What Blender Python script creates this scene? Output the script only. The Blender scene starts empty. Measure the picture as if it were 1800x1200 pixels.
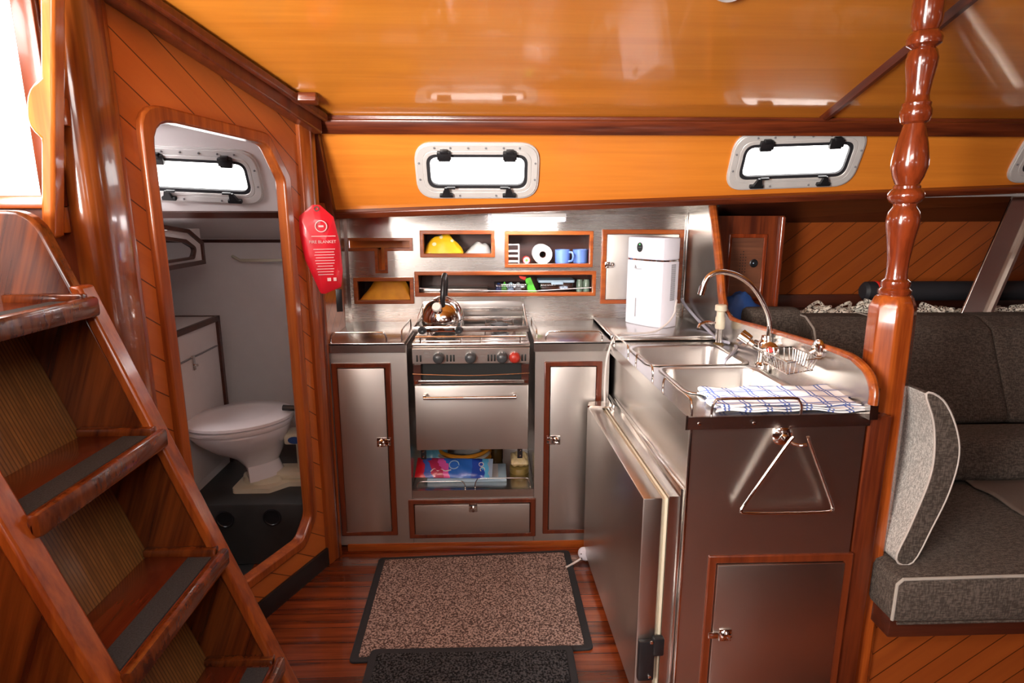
import bpy, bmesh, math, random
from mathutils import Vector, Matrix
random.seed(7)
S = bpy.context.scene
R = math.radians
# ------------------------------------------------------------------ camera
cam_d = bpy.data.cameras.new('camera'); cam = bpy.data.objects.new('camera', cam_d)
S.collection.objects.link(cam); S.camera = cam
cam_d.sensor_width = 36; cam_d.lens = 1060 / 1800 * 36; cam_d.clip_start = .02; cam_d.clip_end = 200
cam.location = (0, 0, 1.37); cam.rotation_euler = (R(90 - 12.2), 0, R(-1.9))
# ------------------------------------------------------------------ world, exposure
S.view_settings.view_transform = 'Standard'; S.view_settings.look = 'None'
S.view_settings.gamma = 1; S.view_settings.use_curve_mapping = False
S.view_settings.exposure = 0.08
W = bpy.data.worlds.new('sky'); S.world = W; W.use_nodes = True
bg = W.node_tree.nodes['Background']; bg.inputs[0].default_value = (1, .97, .95, 1); bg.inputs[1].default_value = 6
def area(name, loc, target, sx, sy, power, col=(1, 1, 1), spread=180):
    l = bpy.data.lights.new(name, 'AREA'); l.shape = 'RECTANGLE'; l.size = sx; l.size_y = sy
    l.energy = power; l.color = col; l.spread = R(spread)
    o = bpy.data.objects.new(name, l); S.collection.objects.link(o); o.location = loc
    o.rotation_euler = (Vector(target) - Vector(loc)).to_track_quat('-Z', 'Y').to_euler()
    return o
# daylight from the companionway; the other area lamps are added fill
area('companionway_daylight', (-1.55, -.7, 1.45), (-.4, 2.0, 1.85), .8, .9, 80, (1, .94, .88), 120)
area('companionway_skylight', (-1.48, 1.08, 1.95), (-.6, 1.9, .9), .4, .25, 3.5, (1, .95, .92))
area('fill_overhead', (.15, -.25, 2.12), (.1, 2.2, .9), .8, .6, 15, (1, .96, .92))  # added fill from overhead behind the camera; the hatch is invented
area('fill_aft', (-.7, -1.0, 1.92), (.0, 1.9, .9), .8, .6, 11, (1, .96, .93))  # added fill high behind the camera, no opening there
area('fill_head', (-1.55, 1.95, 1.72), (-1.0, 2.6, .7), .35, .35, 9, (.97, .93, .95))  # lamp added inside the head to brighten it, no hatch there
area('fill_saloon', (2.2, .7, 2.1), (1.7, 1.9, .5), .5, .5, 1.0, (1, .96, .92))  # added fill lamp over the saloon, no hatch cut there
sun = bpy.data.lights.new('sun', 'SUN'); sun.energy = 9.0; sun.angle = R(1.2); sun.color = (1, .93, .85)
so = bpy.data.objects.new('sun', sun); S.collection.objects.link(so)
so.rotation_euler = Vector((2.15, .75, -1.1)).to_track_quat('-Z', 'Y').to_euler()

# ------------------------------------------------------------------ materials
def nt(name):
    m = bpy.data.materials.new(name); m.use_nodes = True; t = m.node_tree; t.nodes.clear()
    o = t.nodes.new('ShaderNodeOutputMaterial'); b = t.nodes.new('ShaderNodeBsdfPrincipled')
    t.links.new(b.outputs[0], o.inputs[0]); return m, t, b
def setp(b, **k):
    for a, v in k.items():
        n = {'rough': 'Roughness', 'metal': 'Metallic', 'coat': 'Coat Weight', 'cr': 'Coat Roughness', 'ior': 'IOR',
             'trans': 'Transmission Weight', 'sheen': 'Sheen Weight', 'alpha': 'Alpha', 'aniso': 'Anisotropic', 'spec': 'Specular IOR Level'}[a]
        b.inputs[n].default_value = v
def c4(c): return (c[0], c[1], c[2], 1)
def plain(name, col, rough=.5, metal=0, var=.08, scale=14, bump=0, **k):
    m, t, b = nt(name); N = t.nodes.new; L = t.links.new
    tc = N('ShaderNodeTexCoord'); no = N('ShaderNodeTexNoise'); no.inputs['Scale'].default_value = scale; no.inputs['Detail'].default_value = 4
    L(tc.outputs['Object'], no.inputs['Vector'])
    r = N('ShaderNodeValToRGB'); L(no.outputs['Fac'], r.inputs[0])
    r.color_ramp.elements[0].position = .3; r.color_ramp.elements[1].position = .7
    r.color_ramp.elements[0].color = c4([x * (1 - var) for x in col]); r.color_ramp.elements[1].color = c4([min(1, x * (1 + var)) for x in col])
    L(r.outputs[0], b.inputs['Base Color']); setp(b, rough=rough, metal=metal, **k)
    if bump:
        bp = N('ShaderNodeBump'); bp.inputs['Strength'].default_value = bump; bp.inputs['Distance'].default_value = .004
        L(no.outputs['Fac'], bp.inputs['Height']); L(bp.outputs[0], b.inputs['Normal'])
    return m
def wood(name, ca, cb, axis='x', fine=1.0, rough=.32, coat=.45, cr=.1, plank=None, contrast=1.0, groove=.25, dist=1.5, pvar=.12):
    """varnished timber, grain along axis; plank=(dx,dy,dz,width): board joints across that direction"""
    m, t, b = nt(name); N = t.nodes.new; L = t.links.new
    tc = N('ShaderNodeTexCoord'); mp = N('ShaderNodeMapping'); L(tc.outputs['Object'], mp.inputs[0])
    s = [26 * fine] * 3
    if isinstance(axis, str): s['xyz'.index(axis)] = 1.3 * fine
    else:
        mp.inputs['Rotation'].default_value = axis[1]; s['xyz'.index(axis[0])] = 1.3 * fine
    if isinstance(axis, str): mp.inputs['Scale'].default_value = s; src = mp.outputs[0]
    else:
        m2 = N('ShaderNodeMapping'); m2.inputs['Scale'].default_value = s; L(mp.outputs[0], m2.inputs[0]); src = m2.outputs[0]
    n1 = N('ShaderNodeTexNoise'); n1.inputs['Scale'].default_value = 1; n1.inputs['Detail'].default_value = 4; n1.inputs['Roughness'].default_value = .45; n1.inputs['Distortion'].default_value = dist * .5; L(src, n1.inputs['Vector'])
    n2 = N('ShaderNodeTexNoise'); n2.inputs['Scale'].default_value = 5; n2.inputs['Detail'].default_value = 3; L(src, n2.inputs['Vector'])
    mx = N('ShaderNodeMath'); mx.operation = 'MULTIPLY_ADD'; L(n2.outputs['Fac'], mx.inputs[0]); mx.inputs[1].default_value = .35; L(n1.outputs['Fac'], mx.inputs[2])
    r = N('ShaderNodeValToRGB'); L(mx.outputs[0], r.inputs[0]); e = r.color_ramp.elements
    e[0].position = .68 - .3 / contrast; e[1].position = .68 + .3 / contrast; e[0].color = c4(ca); e[1].color = c4(cb)
    col = r.outputs[0]
    hgt = mx.outputs[0]
    if plank:
        dx, dy, dz, w = plank
        dp = N('ShaderNodeVectorMath'); dp.operation = 'DOT_PRODUCT'; L(tc.outputs['Object'], dp.inputs[0]); dp.inputs[1].default_value = (dx / w, dy / w, dz / w)
        fl = N('ShaderNodeMath'); fl.operation = 'FLOOR'; L(dp.outputs['Value'], fl.inputs[0])
        wn = N('ShaderNodeTexWhiteNoise'); wn.noise_dimensions = '1D'; L(fl.outputs[0], wn.inputs['W'])
        hv = N('ShaderNodeHueSaturation'); L(col, hv.inputs['Color'])
        mr = N('ShaderNodeMapRange'); mr.inputs['To Min'].default_value = 1 - pvar; mr.inputs['To Max'].default_value = 1 + pvar; L(wn.outputs['Value'], mr.inputs['Value']); L(mr.outputs[0], hv.inputs['Value'])
        fr = N('ShaderNodeMath'); fr.operation = 'FRACT'; L(dp.outputs['Value'], fr.inputs[0])
        sb = N('ShaderNodeMath'); sb.operation = 'SUBTRACT'; L(fr.outputs[0], sb.inputs[0]); sb.inputs[1].default_value = .5
        ab = N('ShaderNodeMath'); ab.operation = 'ABSOLUTE'; L(sb.outputs[0], ab.inputs[0])
        gt = N('ShaderNodeMath'); gt.operation = 'GREATER_THAN'; L(ab.outputs[0], gt.inputs[0]); gt.inputs[1].default_value = .5 - .0016 / w
        mc = N('ShaderNodeMix'); mc.data_type = 'RGBA'; L(gt.outputs[0], mc.inputs[0]); L(hv.outputs[0], mc.inputs[6])
        mc.inputs[7].default_value = c4([x * groove for x in ca]); col = mc.outputs[2]
    L(col, b.inputs['Base Color']); setp(b, rough=rough, coat=coat, cr=cr)
    bp = N('ShaderNodeBump'); bp.inputs['Strength'].default_value = .05; bp.inputs['Distance'].default_value = .002; L(hgt, bp.inputs['Height']); L(bp.outputs[0], b.inputs['Normal'])
    return m
def steel(name, col=(.62, .59, .56), rough=.27, axis='x', amp=.1, aniso=.65):
    m, t, b = nt(name); N = t.nodes.new; L = t.links.new
    tc = N('ShaderNodeTexCoord'); mp = N('ShaderNodeMapping'); L(tc.outputs['Object'], mp.inputs[0])
    s = [220] * 3; s['xyz'.index(axis)] = 6; mp.inputs['Scale'].default_value = s
    n = N('ShaderNodeTexNoise'); n.inputs['Scale'].default_value = 1; n.inputs['Detail'].default_value = 3; L(mp.outputs[0], n.inputs['Vector'])
    n2 = N('ShaderNodeTexNoise'); n2.inputs['Scale'].default_value = 5; n2.inputs['Detail'].default_value = 5; L(tc.outputs['Object'], n2.inputs['Vector'])
    ad = N('ShaderNodeMath'); ad.operation = 'ADD'; L(n.outputs['Fac'], ad.inputs[0]); L(n2.outputs['Fac'], ad.inputs[1])
    mr = N('ShaderNodeMapRange'); mr.inputs['From Min'].default_value = .6; mr.inputs['From Max'].default_value = 1.4
    mr.inputs['To Min'].default_value = rough - amp * .12; mr.inputs['To Max'].default_value = rough + amp * .15; L(ad.outputs[0], mr.inputs['Value']); L(mr.outputs[0], b.inputs['Roughness'])
    r = N('ShaderNodeValToRGB'); L(n2.outputs['Fac'], r.inputs[0]); e = r.color_ramp.elements; e[0].position = .3; e[1].position = .7
    e[0].color = c4([x * .93 for x in col]); e[1].color = c4(col); L(r.outputs[0], b.inputs['Base Color'])
    setp(b, metal=1, aniso=aniso); b.inputs['Anisotropic Rotation'].default_value = .25
    if aniso:
        tg = N('ShaderNodeTangent'); tg.direction_type = 'RADIAL'; tg.axis = 'Z'; L(tg.outputs[0], b.inputs['Tangent'])
    return m
def weave(name, ca, cb, scale=260, rough=.9):
    m, t, b = nt(name); N = t.nodes.new; L = t.links.new
    tc = N('ShaderNodeTexCoord')
    n = N('ShaderNodeTexNoise'); n.inputs['Scale'].default_value = scale; n.inputs['Detail'].default_value = 2
    mp = N('ShaderNodeMapping'); mp.inputs['Scale'].default_value = (.25, 1, 1); L(tc.outputs['Object'], mp.inputs[0]); L(mp.outputs[0], n.inputs['Vector'])
    n2 = N('ShaderNodeTexNoise'); n2.inputs['Scale'].default_value = scale; mp2 = N('ShaderNodeMapping'); mp2.inputs['Scale'].default_value = (1, 1, .25); L(tc.outputs['Object'], mp2.inputs[0]); L(mp2.outputs[0], n2.inputs['Vector'])
    a = N('ShaderNodeMath'); a.operation = 'MULTIPLY'; L(n.outputs['Fac'], a.inputs[0]); L(n2.outputs['Fac'], a.inputs[1])
    r = N('ShaderNodeValToRGB'); L(a.outputs[0], r.inputs[0]); e = r.color_ramp.elements; e[0].position = .17; e[1].position = .36; e[0].color = c4(ca); e[1].color = c4(cb)
    L(r.outputs[0], b.inputs['Base Color']); setp(b, rough=rough, spec=.2)
    bp = N('ShaderNodeBump'); bp.inputs['Strength'].default_value = .3; bp.inputs['Distance'].default_value = .001; L(a.outputs[0], bp.inputs['Height']); L(bp.outputs[0], b.inputs['Normal'])
    return m
def emis(name, col, s):
    m, t, b = nt(name); b.inputs['Base Color'].default_value = c4(col); b.inputs['Emission Color'].default_value = c4(col); b.inputs['Emission Strength'].default_value = s; return m
def glassy(name, col=(.9, .95, .95), gloss=.12):
    m = bpy.data.materials.new(name); m.use_nodes = True; t = m.node_tree; t.nodes.clear(); N = t.nodes.new; L = t.links.new
    o = N('ShaderNodeOutputMaterial'); tr = N('ShaderNodeBsdfTransparent'); tr.inputs[0].default_value = c4(col); g = N('ShaderNodeBsdfGlossy'); g.inputs['Roughness'].default_value = .03
    mx = N('ShaderNodeMixShader'); mx.inputs[0].default_value = gloss; L(tr.outputs[0], mx.inputs[1]); L(g.outputs[0], mx.inputs[2]); L(mx.outputs[0], o.inputs[0]); return m
def bands(name, stops, axis='x', rough=.35, coat=.3, rot=0):
    """printed film: stops = [(pos, colour)] along one local axis, wavy"""
    m, t, b = nt(name); N = t.nodes.new; L = t.links.new
    tc = N('ShaderNodeTexCoord'); mp = N('ShaderNodeMapping'); mp.inputs['Rotation'].default_value = (0, rot, 0); L(tc.outputs['Object'], mp.inputs[0])
    sp = N('ShaderNodeSeparateXYZ'); L(mp.outputs[0], sp.inputs[0])
    n = N('ShaderNodeTexNoise'); n.inputs['Scale'].default_value = 22; L(tc.outputs['Object'], n.inputs['Vector'])
    ad = N('ShaderNodeMath'); ad.operation = 'MULTIPLY_ADD'; L(n.outputs['Fac'], ad.inputs[0]); ad.inputs[1].default_value = .06; L(sp.outputs['xyz'.index(axis)], ad.inputs[2])
    lo, hi = stops[0][0], stops[-1][0]
    mr = N('ShaderNodeMapRange'); mr.inputs['From Min'].default_value = lo + .03; mr.inputs['From Max'].default_value = hi + .03; L(ad.outputs[0], mr.inputs['Value'])
    r = N('ShaderNodeValToRGB'); r.color_ramp.interpolation = 'CONSTANT'; L(mr.outputs[0], r.inputs[0])
    e = r.color_ramp.elements
    while len(e) < len(stops): e.new(.5)
    for i, (p, c) in enumerate(stops): e[i].position = (p - lo) / (hi - lo); e[i].color = c4(c)
    L(r.outputs[0], b.inputs['Base Color']); setp(b, rough=rough, coat=coat); return m

GOLD_A, GOLD_B = (.50, .155, .018), (.80, .31, .045)
RED_A, RED_B = (.06, .010, .004), (.19, .036, .009)
M = dict(
 ceil=wood('ceiling_veneer', (.60, .185, .020), (.80, .29, .036), 'x', .8, rough=.3, coat=1, cr=.07, contrast=.6),
 veneer=wood('golden_veneer', (.58, .16, .016), (.80, .265, .030), 'x', .7, rough=.35, coat=.4, cr=.14, contrast=.7, dist=2.5),
 trimx=wood('mahogany_x', RED_A, RED_B, 'x', 1.2, contrast=1.6), trimz=wood('mahogany_z', RED_A, RED_B, 'z', 1.2, contrast=1.6), trimy=wood('mahogany_y', RED_A, RED_B, 'y', 1.2),
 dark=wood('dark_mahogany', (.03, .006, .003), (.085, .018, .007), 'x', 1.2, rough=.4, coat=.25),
 framewood=wood('frame_wood', (.20, .035, .006), (.42, .10, .015), 'x', 1.5, rough=.3, coat=.5, contrast=1.4),
 framewoodz=wood('frame_wood_z', (.20, .035, .006), (.42, .10, .015), 'z', 1.5, rough=.3, coat=.5, contrast=1.5),
 doorframe=wood('door_frame_wood', (.07, .012, .004), (.18, .034, .009), 'z', 1.5, rough=.3, coat=.5),
 post=wood('pillar_wood', (.20, .034, .006), (.44, .095, .013), 'z', 1.6, rough=.25, coat=.8, cr=.07, contrast=1.5),
 turned=wood('turned_wood', (.12, .018, .005), (.30, .05, .012), 'z', 2.0, rough=.2, coat=1, cr=.04),
 bulk=wood('bulkhead_planks', (.42, .095, .018), (.60, .165, .028), ('x', (0, R(37), 0)), .6, rough=.4, coat=.35, cr=.2, plank=(.6, 0, -.8, .08), contrast=.6, pvar=.08),
 bulk2=wood('side_panel_planks', (.30, .06, .012), (.50, .13, .022), ('y', (R(50), 0, 0)), .6, rough=.3, coat=.5, plank=(0, -.55, .83, .07), pvar=.15),
 hull=wood('hull_planks', (.22, .042, .008), (.34, .080, .013), ('x', (0, R(40), 0)), .6, rough=.3, coat=.5, cr=.2, plank=(-.64, 0, .77, .068), contrast=.6, pvar=.08),
 floor=wood('cabin_sole', (.055, .010, .004), (.30, .06, .014), 'x', .9, rough=.25, coat=.6, cr=.08, plank=(0, 1, 0, .075), contrast=1.3, groove=.6, pvar=.5),
 ladder=wood('ladder_wood', (.055, .010, .003), (.22, .050, .009), ('z', (0, R(-20), 0)), 1.1, rough=.25, coat=.6, cr=.07, contrast=1.5),
 tread=wood('tread_wood', (.07, .010, .004), (.20, .035, .010), 'y', 1.4, rough=.25, coat=.6, cr=.06),
 ply=wood('ribbed_plywood', (.16, .065, .015), (.30, .13, .03), 'z', 1.6, rough=.55, coat=.15, plank=(0, 1, 0, .009), groove=.75, pvar=.10),
 postwood=wood('corner_post_wood', (.13, .027, .005), (.36, .095, .016), 'z', 1.0, rough=.2, coat=1, cr=.06, contrast=1.4),
 rail=wood('rail_wood', (.36, .075, .012), (.62, .19, .03), 'z', 1.4, rough=.22, coat=.9, cr=.05),
 steel=steel('brushed_steel'), steelv=steel('brushed_steel_doors', (.62, .59, .56), .42, 'z', .08, .3),
 steeld=steel('brushed_steel_island', (.60, .56, .52), .33, 'z', .08, .4),
 steely=steel('brushed_steel_side', (.60, .57, .54), .25, 'y', .08, .4),
 top=steel('worktop_steel', (.66, .63, .60), .24, 'x', .08, 0),
 basin=steel('basin_steel', (.70, .67, .64), .30, 'x', .06, 0),
 chrome=plain('chrome', (.78, .76, .74), .07, 1, .03), wire=plain('polished_wire', (.72, .69, .66), .16, 1, .03),
 alu=plain('anodised_frame', (.72, .70, .68), .4, .3, .04), black=plain('black_plastic', (.012, .012, .014), .35),
 rubber=plain('black_rubber', (.016, .016, .020), .6), grip=plain('antislip_strip', (.035, .038, .042), .85, scale=300, var=.4, bump=.3),
 white=plain('white_laminate', (.74, .69, .68), .35, 0, .02), wplast=plain('white_plastic', (.74, .75, .84), .35, 0, .01),
 porc=plain('porcelain', (.78, .74, .76), .12, 0, .01, coat=.5), cream=plain('cream_plastic', (.66, .60, .46), .4, 0, .03),
 greyp=plain('grey_plastic', (.22, .22, .23), .5), blackfloor=plain('dark_sole', (.03, .03, .03), .35, 0, .3, 8),
 mat=None, matd=None, bind=plain('mat_binding', (.014, .015, .018), .8),
 fab=weave('taupe_fabric', (.048, .037, .030), (.115, .092, .077)), fabl=weave('lit_side_fabric', (.30, .29, .27), (.62, .60, .56), 320),
 piping=plain('piping', (.36, .33, .29), .8), red=plain('red_film', (.72, .012, .03), .35, coat=.3),
 print_=plain('white_print', (.85, .6, .6), .6), redknob=plain('red_knob', (.42, .03, .018), .35), knob=plain('grey_knob', (.05, .055, .06), .32),
 yellow=plain('yellow_film', (.85, .50, .02), .4, 0, .25, 30, coat=.3), orange=plain('orange_cloth', (.95, .36, .02), .6, 0, .3, 12, bump=.5),
 clear=glassy('clear_plastic', (.78, .82, .86), .15), milky=plain('white_film', (.50, .49, .46), .4, 0, .2, 18), pane=glassy('pane', (1, 1, 1), .06),
 blue=plain('blue_mug', (.13, .24, .62), .3, 0, .03, coat=.4), tissue=plain('tissue', (.85, .84, .82), .9, 0, .02),
 green=plain('green_film', (.10, .62, .04), .35, 0, .3, 30), redd=plain('red_plastic', (.8, .03, .02), .35), lblue=plain('blue_lid', (.42, .60, .74), .35),
 jar=plain('green_jar', (.18, .26, .20), .15, 0, .3, 30), bag=plain('blue_bag', (.015, .06, .22), .6, 0, .3, 12, bump=.4),
 led=emis('led_tube', (1, .97, 1), 14), hose=plain('clear_hose', (.42, .42, .50), .25, 0, .05), cordw=plain('white_cord', (.72, .68, .66), .4),
 rope=plain('rope', (.50, .46, .40), .8), hoseo=plain('orange_hose', (.72, .30, .02), .35, 0, .1, coat=.3), mirror=plain('mirror', (.6, .62, .65), .04, 1, 0),
 screen=plain('black_display', (.006, .008, .008), .55), panel=steel('panel_steel', (.60, .57, .54), .36, 'x', .02, 0), ledg=emis('display_lamp', (.1, .9, .2), 1.2), bottle=plain('amber_glass', (.10, .06, .02), .1),
 sky=plain('outer_hull', (.8, .8, .8), .6),
)
def speckle(name, ca, cb, scale):
    m, t, b = nt(name); N = t.nodes.new; L = t.links.new
    tc = N('ShaderNodeTexCoord'); n = N('ShaderNodeTexNoise'); n.inputs['Scale'].default_value = scale; n.inputs['Detail'].default_value = 3; L(tc.outputs['Object'], n.inputs['Vector'])
    r = N('ShaderNodeValToRGB'); L(n.outputs['Fac'], r.inputs[0]); e = r.color_ramp.elements; e[0].position = .42; e[1].position = .62; e[0].color = c4(ca); e[1].color = c4(cb)
    L(r.outputs[0], b.inputs['Base Color']); setp(b, rough=.95, spec=.1)
    bp = N('ShaderNodeBump'); bp.inputs['Strength'].default_value = .8; bp.inputs['Distance'].default_value = .004; L(n.outputs['Fac'], bp.inputs['Height']); L(bp.outputs[0], b.inputs['Normal'])
    return m
M['mat'] = speckle('brown_pile', (.07, .045, .04), (.42, .31, .27), 170)
M['matd'] = speckle('black_pile', (.008, .008, .009), (.07, .07, .075), 170)
def towelmat():
    m, t, b = nt('checked_cotton'); N = t.nodes.new; L = t.links.new
    tc = N('ShaderNodeTexCoord'); sp = N('ShaderNodeSeparateXYZ'); L(tc.outputs['Object'], sp.inputs[0])
    def lines(out, w, offs, th):
        res = None
        for o in offs:
            d = N('ShaderNodeMath'); d.operation = 'MULTIPLY_ADD'; L(out, d.inputs[0]); d.inputs[1].default_value = 1 / w; d.inputs[2].default_value = o
            f = N('ShaderNodeMath'); f.operation = 'FRACT'; L(d.outputs[0], f.inputs[0])
            g = N('ShaderNodeMath'); g.operation = 'LESS_THAN'; L(f.outputs[0], g.inputs[0]); g.inputs[1].default_value = th
            if res is None: res = g.outputs[0]
            else:
                a = N('ShaderNodeMath'); a.operation = 'MAXIMUM'; L(res, a.inputs[0]); L(g.outputs[0], a.inputs[1]); res = a.outputs[0]
        return res
    a = lines(sp.outputs[0], .052, (0, .2), .09); c = lines(sp.outputs[1], .052, (.1, .3), .09)
    mx = N('ShaderNodeMath'); mx.operation = 'MAXIMUM'; L(a, mx.inputs[0]); L(c, mx.inputs[1])
    mc = N('ShaderNodeMix'); mc.data_type = 'RGBA'; L(mx.outputs[0], mc.inputs[0]); mc.inputs[6].default_value = (.82, .82, .84, 1); mc.inputs[7].default_value = (.10, .16, .45, 1)
    L(mc.outputs[2], b.inputs['Base Color']); setp(b, rough=.9); return m
M['towel'] = towelmat()

# ------------------------------------------------------------------ mesh helpers
def smooth_path(pts, n=6, closed=False):
    P = [Vector(p) for p in pts]; k = len(P); out = []
    rng = range(k) if closed else range(k - 1)
    for i in rng:
        if closed: a, b_, c, d = P[(i - 1) % k], P[i], P[(i + 1) % k], P[(i + 2) % k]
        else: a, b_, c, d = P[max(i - 1, 0)], P[i], P[i + 1], P[min(i + 2, k - 1)]
        for j in range(n):
            t = j / n
            out.append(.5 * ((2 * b_) + (c - a) * t + (2 * a - 5 * b_ + 4 * c - d) * t * t + (3 * b_ - a - 3 * c + d) * t ** 3))
    if not closed: out.append(P[-1])
    return out
def rpoly(pts, r, n=5):
    """round the corners of a 2-D polygon; r one radius or one per corner"""
    k = len(pts); out = []
    for i, p in enumerate(pts):
        p = Vector(p); a = Vector(pts[i - 1]); c = Vector(pts[(i + 1) % k])
        ri = r[i] if isinstance(r, (list, tuple)) else r
        if ri <= 0: out.extend([tuple(p)] * 1); continue
        u = (a - p); v = (c - p); ang = u.angle(v); tl = min(ri / math.tan(ang / 2), u.length * .49, v.length * .49)
        p0 = p + u.normalized() * tl; p1 = p + v.normalized() * tl
        for j in range(n + 1):
            t = j / n; q = p0 * (1 - t) ** 2 + p * 2 * t * (1 - t) + p1 * t * t; out.append((q.x, q.y))
    return out
def rect(x0, x1, z0, z1): return [(x0, z0), (x1, z0), (x1, z1), (x0, z1)]
def rrect(x0, x1, z0, z1, r, n=6): return rpoly(rect(x0, x1, z0, z1), r, n)
class MB:
    def __init__(s): s.b = bmesh.new()
    def v(s, p): return s.b.verts.new(p)
    def f(s, vs):
        try: return s.b.faces.new(vs)
        except ValueError: return None
    def box(s, x0, x1, y0, y1, z0, z1, bev=0, seg=2):
        if x0 > x1: x0, x1 = x1, x0
        if y0 > y1: y0, y1 = y1, y0
        if z0 > z1: z0, z1 = z1, z0
        v = [s.v((x, y, z)) for x in (x0, x1) for y in (y0, y1) for z in (z0, z1)]
        fs = [s.f([v[i] for i in q]) for q in ((0, 1, 3, 2), (4, 6, 7, 5), (0, 4, 5, 1), (2, 3, 7, 6), (0, 2, 6, 4), (1, 5, 7, 3))]
        if bev:
            es = list({e for f in fs for e in f.edges}); bmesh.ops.bevel(s.b, geom=es, offset=bev, segments=seg, profile=.5, affect='EDGES')
        return s
    def hexa(s, c):   # 8 corners: bottom 4 (ccw), top 4
        v = [s.v(p) for p in c]
        for q in ((3, 2, 1, 0), (4, 5, 6, 7), (0, 1, 5, 4), (1, 2, 6, 5), (2, 3, 7, 6), (3, 0, 4, 7)): s.f([v[i] for i in q])
        return s
    def tube(s, pts, r, n=8, closed=False, cap=True, ell=1.0):
        P = [Vector(p) for p in pts]; k = len(P); rings = []
        up = Vector((0, 0, 1)); prev = None
        for i, p in enumerate(P):
            if closed: d = P[(i + 1) % k] - P[i - 1]
            else: d = P[min(i + 1, k - 1)] - P[max(i - 1, 0)]
            if d.length < 1e-9: d = Vector((0, 0, 1))
            d.normalize()
            if prev is None:
                a = up if abs(d.z) < .95 else Vector((1, 0, 0)); x = d.cross(a).normalized()
            else:
                x = prev - d * prev.dot(d); x = x.normalized() if x.length > 1e-6 else d.cross(up).normalized()
            prev = x; y = d.cross(x)
            rr = r[i] if isinstance(r, (list, tuple)) else r
            rings.append([s.v(p + (x * math.cos(2 * math.pi * j / n) + y * ell * math.sin(2 * math.pi * j / n)) * rr) for j in range(n)])
        for i in range(k if closed else k - 1):
            a, b_ = rings[i], rings[(i + 1) % k]
            for j in range(n): s.f([a[j], a[(j + 1) % n], b_[(j + 1) % n], b_[j]])
        if cap and not closed: s.f(rings[0][::-1]); s.f(rings[-1])
        return s
    def cyl(s, p0, p1, r, n=16, r2=None): return s.tube([p0, p1], [r, r if r2 is None else r2], n)
    def lathe(s, prof, c=(0, 0, 0), axis='z', n=24, phase=0, sx=1, sy=1):
        c = Vector(c); rings = []
        for (r, h) in prof:
            ring = []
            for j in range(n):
                a = 2 * math.pi * j / n + phase; x, y = r * math.cos(a) * sx, r * math.sin(a) * sy
                p = {'z': (x, y, h), 'y': (x, h, y), 'x': (h, x, y)}[axis]; ring.append(s.v(c + Vector(p)))
            rings.append(ring)
        for a, b_ in zip(rings, rings[1:]):
            for j in range(n): s.f([a[j], a[(j + 1) % n], b_[(j + 1) % n], b_[j]])
        if prof[0][0] > 1e-6: s.f(rings[0][::-1])
        if prof[-1][0] > 1e-6: s.f(rings[-1])
        return s
    def m3(s, axis, u, w, h): return {'y': (u, h, w), 'x': (h, u, w), 'z': (u, w, h)}[axis]
    def prism(s, poly, axis, a, b_):
        A = [s.v(s.m3(axis, u, w, a)) for u, w in poly]; B = [s.v(s.m3(axis, u, w, b_)) for u, w in poly]
        k = len(poly)
        for i in range(k): s.f([A[i], A[(i + 1) % k], B[(i + 1) % k], B[i]])
        s.f(A[::-1]); s.f(B); return s
    def ring(s, outer, inner, axis, a, b_, mid=None):
        k = len(outer); assert k == len(inner)
        Ao = [s.v(s.m3(axis, *p, a)) for p in outer]; Ai = [s.v(s.m3(axis, *p, a)) for p in inner]
        Bo = [s.v(s.m3(axis, *p, b_)) for p in outer]; Bi = [s.v(s.m3(axis, *p, b_)) for p in inner]
        for i in range(k):
            j = (i + 1) % k
            s.f([Ao[i], Ao[j], Ai[j], Ai[i]]); s.f([Bo[i], Bi[i], Bi[j], Bo[j]]); s.f([Ao[i], Bo[i], Bo[j], Ao[j]]); s.f([Ai[i], Ai[j], Bi[j], Bi[i]])
        return s
    def plate(s, axis, x0, x1, z0, z1, h0, h1, holes):
        """rectangular plate with rectangular holes, cut on a grid"""
        xs = sorted({x0, x1} | {q for h in holes for q in h[:2] if x0 < q < x1}); zs = sorted({z0, z1} | {q for h in holes for q in h[2:] if z0 < q < z1})
        def solid(i, j):
            if not (0 <= i < len(xs) - 1 and 0 <= j < len(zs) - 1): return False
            cx, cz = (xs[i] + xs[i + 1]) / 2, (zs[j] + zs[j + 1]) / 2
            return not any(h[0] < cx < h[1] and h[2] < cz < h[3] for h in holes)
        P = lambda i, j, h: s.v(s.m3(axis, xs[i], zs[j], h))
        for i in range(len(xs) - 1):
            for j in range(len(zs) - 1):
                if not solid(i, j): continue
                for h in (h0, h1): s.f([P(i, j, h), P(i + 1, j, h), P(i + 1, j + 1, h), P(i, j + 1, h)])
                for (di, dj, a, c) in ((-1, 0, (i, j), (i, j + 1)), (1, 0, (i + 1, j), (i + 1, j + 1)), (0, -1, (i, j), (i + 1, j)), (0, 1, (i, j + 1), (i + 1, j + 1))):
                    if not solid(i + di, j + dj): s.f([P(*a, h0), P(*c, h0), P(*c, h1), P(*a, h1)])
        bmesh.ops.remove_doubles(s.b, verts=s.b.verts, dist=1e-5); return s
    def sphere(s, c, r, sx=1, sy=1, sz=1, n=16, nz=10):
        c = Vector(c); rings = []
        for i in range(nz + 1):
            th = math.pi * i / nz; rr = max(math.sin(th), 1e-4) * r
            rings.append([s.v(c + Vector((rr * math.cos(2 * math.pi * j / n) * sx, rr * math.sin(2 * math.pi * j / n) * sy, -math.cos(th) * r * sz))) for j in range(n)])
        for a, b_ in zip(rings, rings[1:]):
            for j in range(n): s.f([a[j], a[(j + 1) % n], b_[(j + 1) % n], b_[j]])
        return s
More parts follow.
